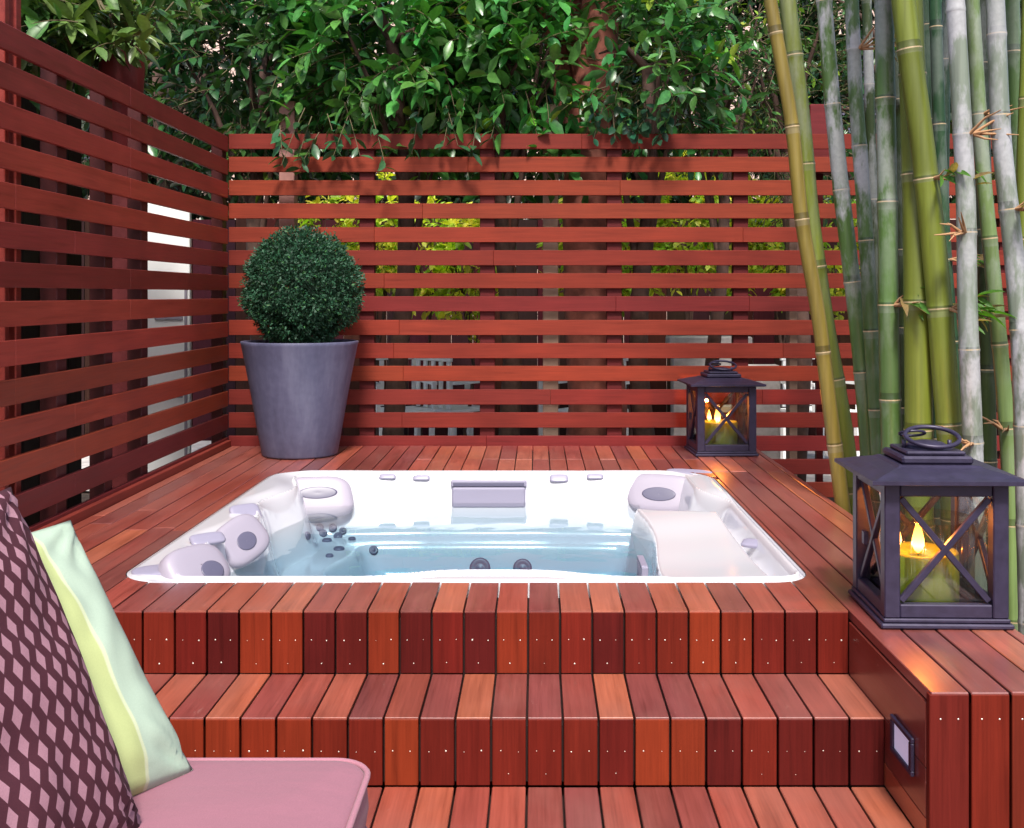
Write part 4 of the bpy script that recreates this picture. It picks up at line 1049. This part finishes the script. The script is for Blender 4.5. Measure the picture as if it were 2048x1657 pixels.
# white panel seen through the left fence
b = MB(); wx0, wx1 = PX(291, 6.8), PX(379, 6.8); wo = thing('garden_door', 'bright white narrow door seen through the gaps of the left fence', 'door', ((wx0+wx1)/2, 6.8, -.12)); OW = tuple(wo.location)
b.box(wx0, wx1, 6.8, 6.84, -.12, 1.87, ch=.004); b.build('door_leaf', M['white'], wo, OW)
b = MB(); b.box(wx1-.028, wx1-.012, 6.785, 6.799, -.1, 1.30, ch=.002); b.box(wx0+.06, wx1-.04, 6.788, 6.799, 1.10, 1.125, ch=.002); b.box(wx0+.08, wx1-.04, 6.788, 6.799, .86, .875, ch=.002); b.box(wx0+.05, wx1-.04, 6.788, 6.799, .62, .635, ch=.002); b.build('trim', M['pad'], wo, OW)
b = MB(); b.box(-7, 7, 7.7, 10.1, -.119, -.085); tag(b.build('bounce_paving', M['stone'], None, (0, 9, -.1)), 'pale paving added behind the fence to bounce light', kind='structure')  # added surface, bounces light and brightens the low fence gaps
hs = thing('house', 'pale pink house added for bright spots between the leaves', 'house', (-2, 16, -.12)); OHS = (-2, 16, -.12)  # added house, its pale wall makes bright spots in the leaf gaps
b = MB(); b.box(-9, 9, 16, 20, -.12, 6.2); b.build('wall', plain('pink_render', (.72, .52, .45), .9, nscale=3, namt=.08), hs, OHS)
b = MB(); b.prism([(15.6, 6.2), (20.4, 6.2), (18, 8)], -9.3, 9.3); b.v = [(z, x, y) for x, y, z in b.v]; b.build('roof', M['darkwood'], hs, OHS)
for x in (-7, -3.2, .6, 4.6): b = MB(); b.box(x-.5, x+.5, 15.96, 15.998, 3.2, 4.6, ch=.01); b.build('window', M['jet'], hs, OHS)
# dark board walls added behind both fences to darken their gaps
b = MB()
for i in range(90):
    x = -9+.2*i; b.box(x+.003, x+.197, 10.2, 10.23, -.12, 1.95+.01*random.random(), tuple(q*random.uniform(.5, 1.4) for q in (.03,.008,.008)))
tag(b.build('dark_backdrop', WZ, None, (0, 10.2, -.12)), 'dark board wall added behind the yard to darken the fence gaps', 'wall')
b = MB()
for i in range(30):
    y = 1.0+.2*i; b.box(-2.93, -2.90, y+.003, y+.197, -.12, 2.9, tuple(q*random.uniform(.5, 1.4) for q in (.008,.003,.004)))  # near-black colour stands in for the shade behind the left fence
tag(b.build('dark_backdrop', WZ, None, (-2.9, 4, -.12)), 'near-black board wall added to darken the left fence gaps', 'wall')
# shrubs between the fences; their sunlight is put into the leaf colour
sh = [(760, 8.9, 1.75, 'sunny yellow green shrub left of centre behind the back fence'), (850, 9.1, 1.6, 'sunny yellow green shrub behind the fence between the posts'), (935, 8.9, 1.5, 'sunny yellow green shrub behind the fence near the centre'),
      (1160, 9.0, 1.55, 'yellow green shrub behind the fence right of the pale orange post'), (1265, 8.9, 1.7, 'yellow green shrub behind the fence below the reddish trunk'), (660, 9.0, 1.6, 'yellow green shrub behind the fence just right of the boxwood'),
      (1370, 8.8, 1.85, 'bright yellow green shrub behind the fence above the far lantern'), (1470, 9.0, 1.75, 'bright yellow shrub behind the fence left of the bamboo'), (1565, 8.9, 1.7, 'bright yellow shrub half hidden by the leaning bamboo'), (1665, 8.9, 1.6, 'bright yellow shrub behind the fence between bamboo stems')]
for px, Y, zc, lab in sh:
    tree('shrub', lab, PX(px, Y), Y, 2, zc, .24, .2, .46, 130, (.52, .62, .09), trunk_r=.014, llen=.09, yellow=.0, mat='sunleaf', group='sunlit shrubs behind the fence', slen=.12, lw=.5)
# white garden chairs and a table in the yard
def chair(x, y, rz, lab):
    t_ = thing('garden_chair', lab, 'chair', (x, y, -.11), rz, 'white garden chairs behind the fence'); 
    b = MB(); b.box(-.22, .22, -.22, .22, .43, .46, ch=.005); b.build('seat', M['white'], t_)
    b = MB(); b.box(-.22, .22, .2, .225, .84, .90, ch=.004)
    for i in range(5): b.box(-.2+.09*i, -.165+.09*i, .203, .22, .47, .838)
    b.build('backrest', M['white'], t_)
    for sx in (-1, 1):
        for sy in (-1, 1): b = MB(); b.box(sx*.2-.018, sx*.2+.018, sy*.2-.018, sy*.2+.018, 0, .429); b.build('leg', M['white'], t_)
        b = MB(); b.box(sx*.225-.02, sx*.225+.02, -.2, .2, .66, .685); b.box(sx*.225-.015, sx*.225+.015, -.2, -.17, .461, .659); b.build('armrest', M['white'], t_)
for px, Y, rz, lab in ((800, 8.7, .4, 'white garden chair behind the fence right of the planter'), (905, 8.9, 2.4, 'white garden chair behind the fence near the pale post'), (1180, 8.7, -.7, 'white garden chair behind the fence centre right of the pale post'), (1640, 8.7, .5, 'white garden chair behind the fence and the leaning bamboo')):
    chair(PX(px, Y), Y, rz, lab)
tb = thing('garden_table', 'white garden table behind the fence between two chairs', 'table', (PX(1010, 9.2), 9.2, -.11)); OTB = tuple(tb.location)
b = MB(); x = tb.location.x; b.box(x-.35, x+.35, 8.9, 9.5, .60, .635, ch=.005); b.build('tabletop', M['white'], tb, OTB)
for sx in (-.3, .3):
    for sy in (8.95, 9.45): b = MB(); b.box(x+sx-.02, x+sx+.02, sy-.02, sy+.02, -.11, .598); b.build('leg', M['white'], tb, OTB)
b = MB(); x = PX(1525, 7.9)
b.box(x-.14, x+.12, 7.85, 8.0, -.12, .75, ch=.01); tag(b.build('stone_pillar', M['stone'], None, (x, 7.9, -.12)), 'grey stone pillar behind the fence beside the far lantern', 'pillar')
b = MB(); b.box(PX(1335, 8.6), PX(1500, 8.6), 8.5, 8.75, .84, .93, ch=.01); b.box(PX(1345, 8.6), PX(1490, 8.6), 8.53, 8.72, -.12, .84)
tag(b.build('stone_wall', M['stone'], None, (PX(1420, 8.6), 8.6, -.12)), 'low grey stone wall behind the fence above the far lantern', 'wall')
for o in bpy.data.objects:
    if o.type == 'MESH' and not o.name.startswith(('crown', 'foliage', 'leaf_tuft')) and len(o.data.polygons) < 60000: fix_normals(o)
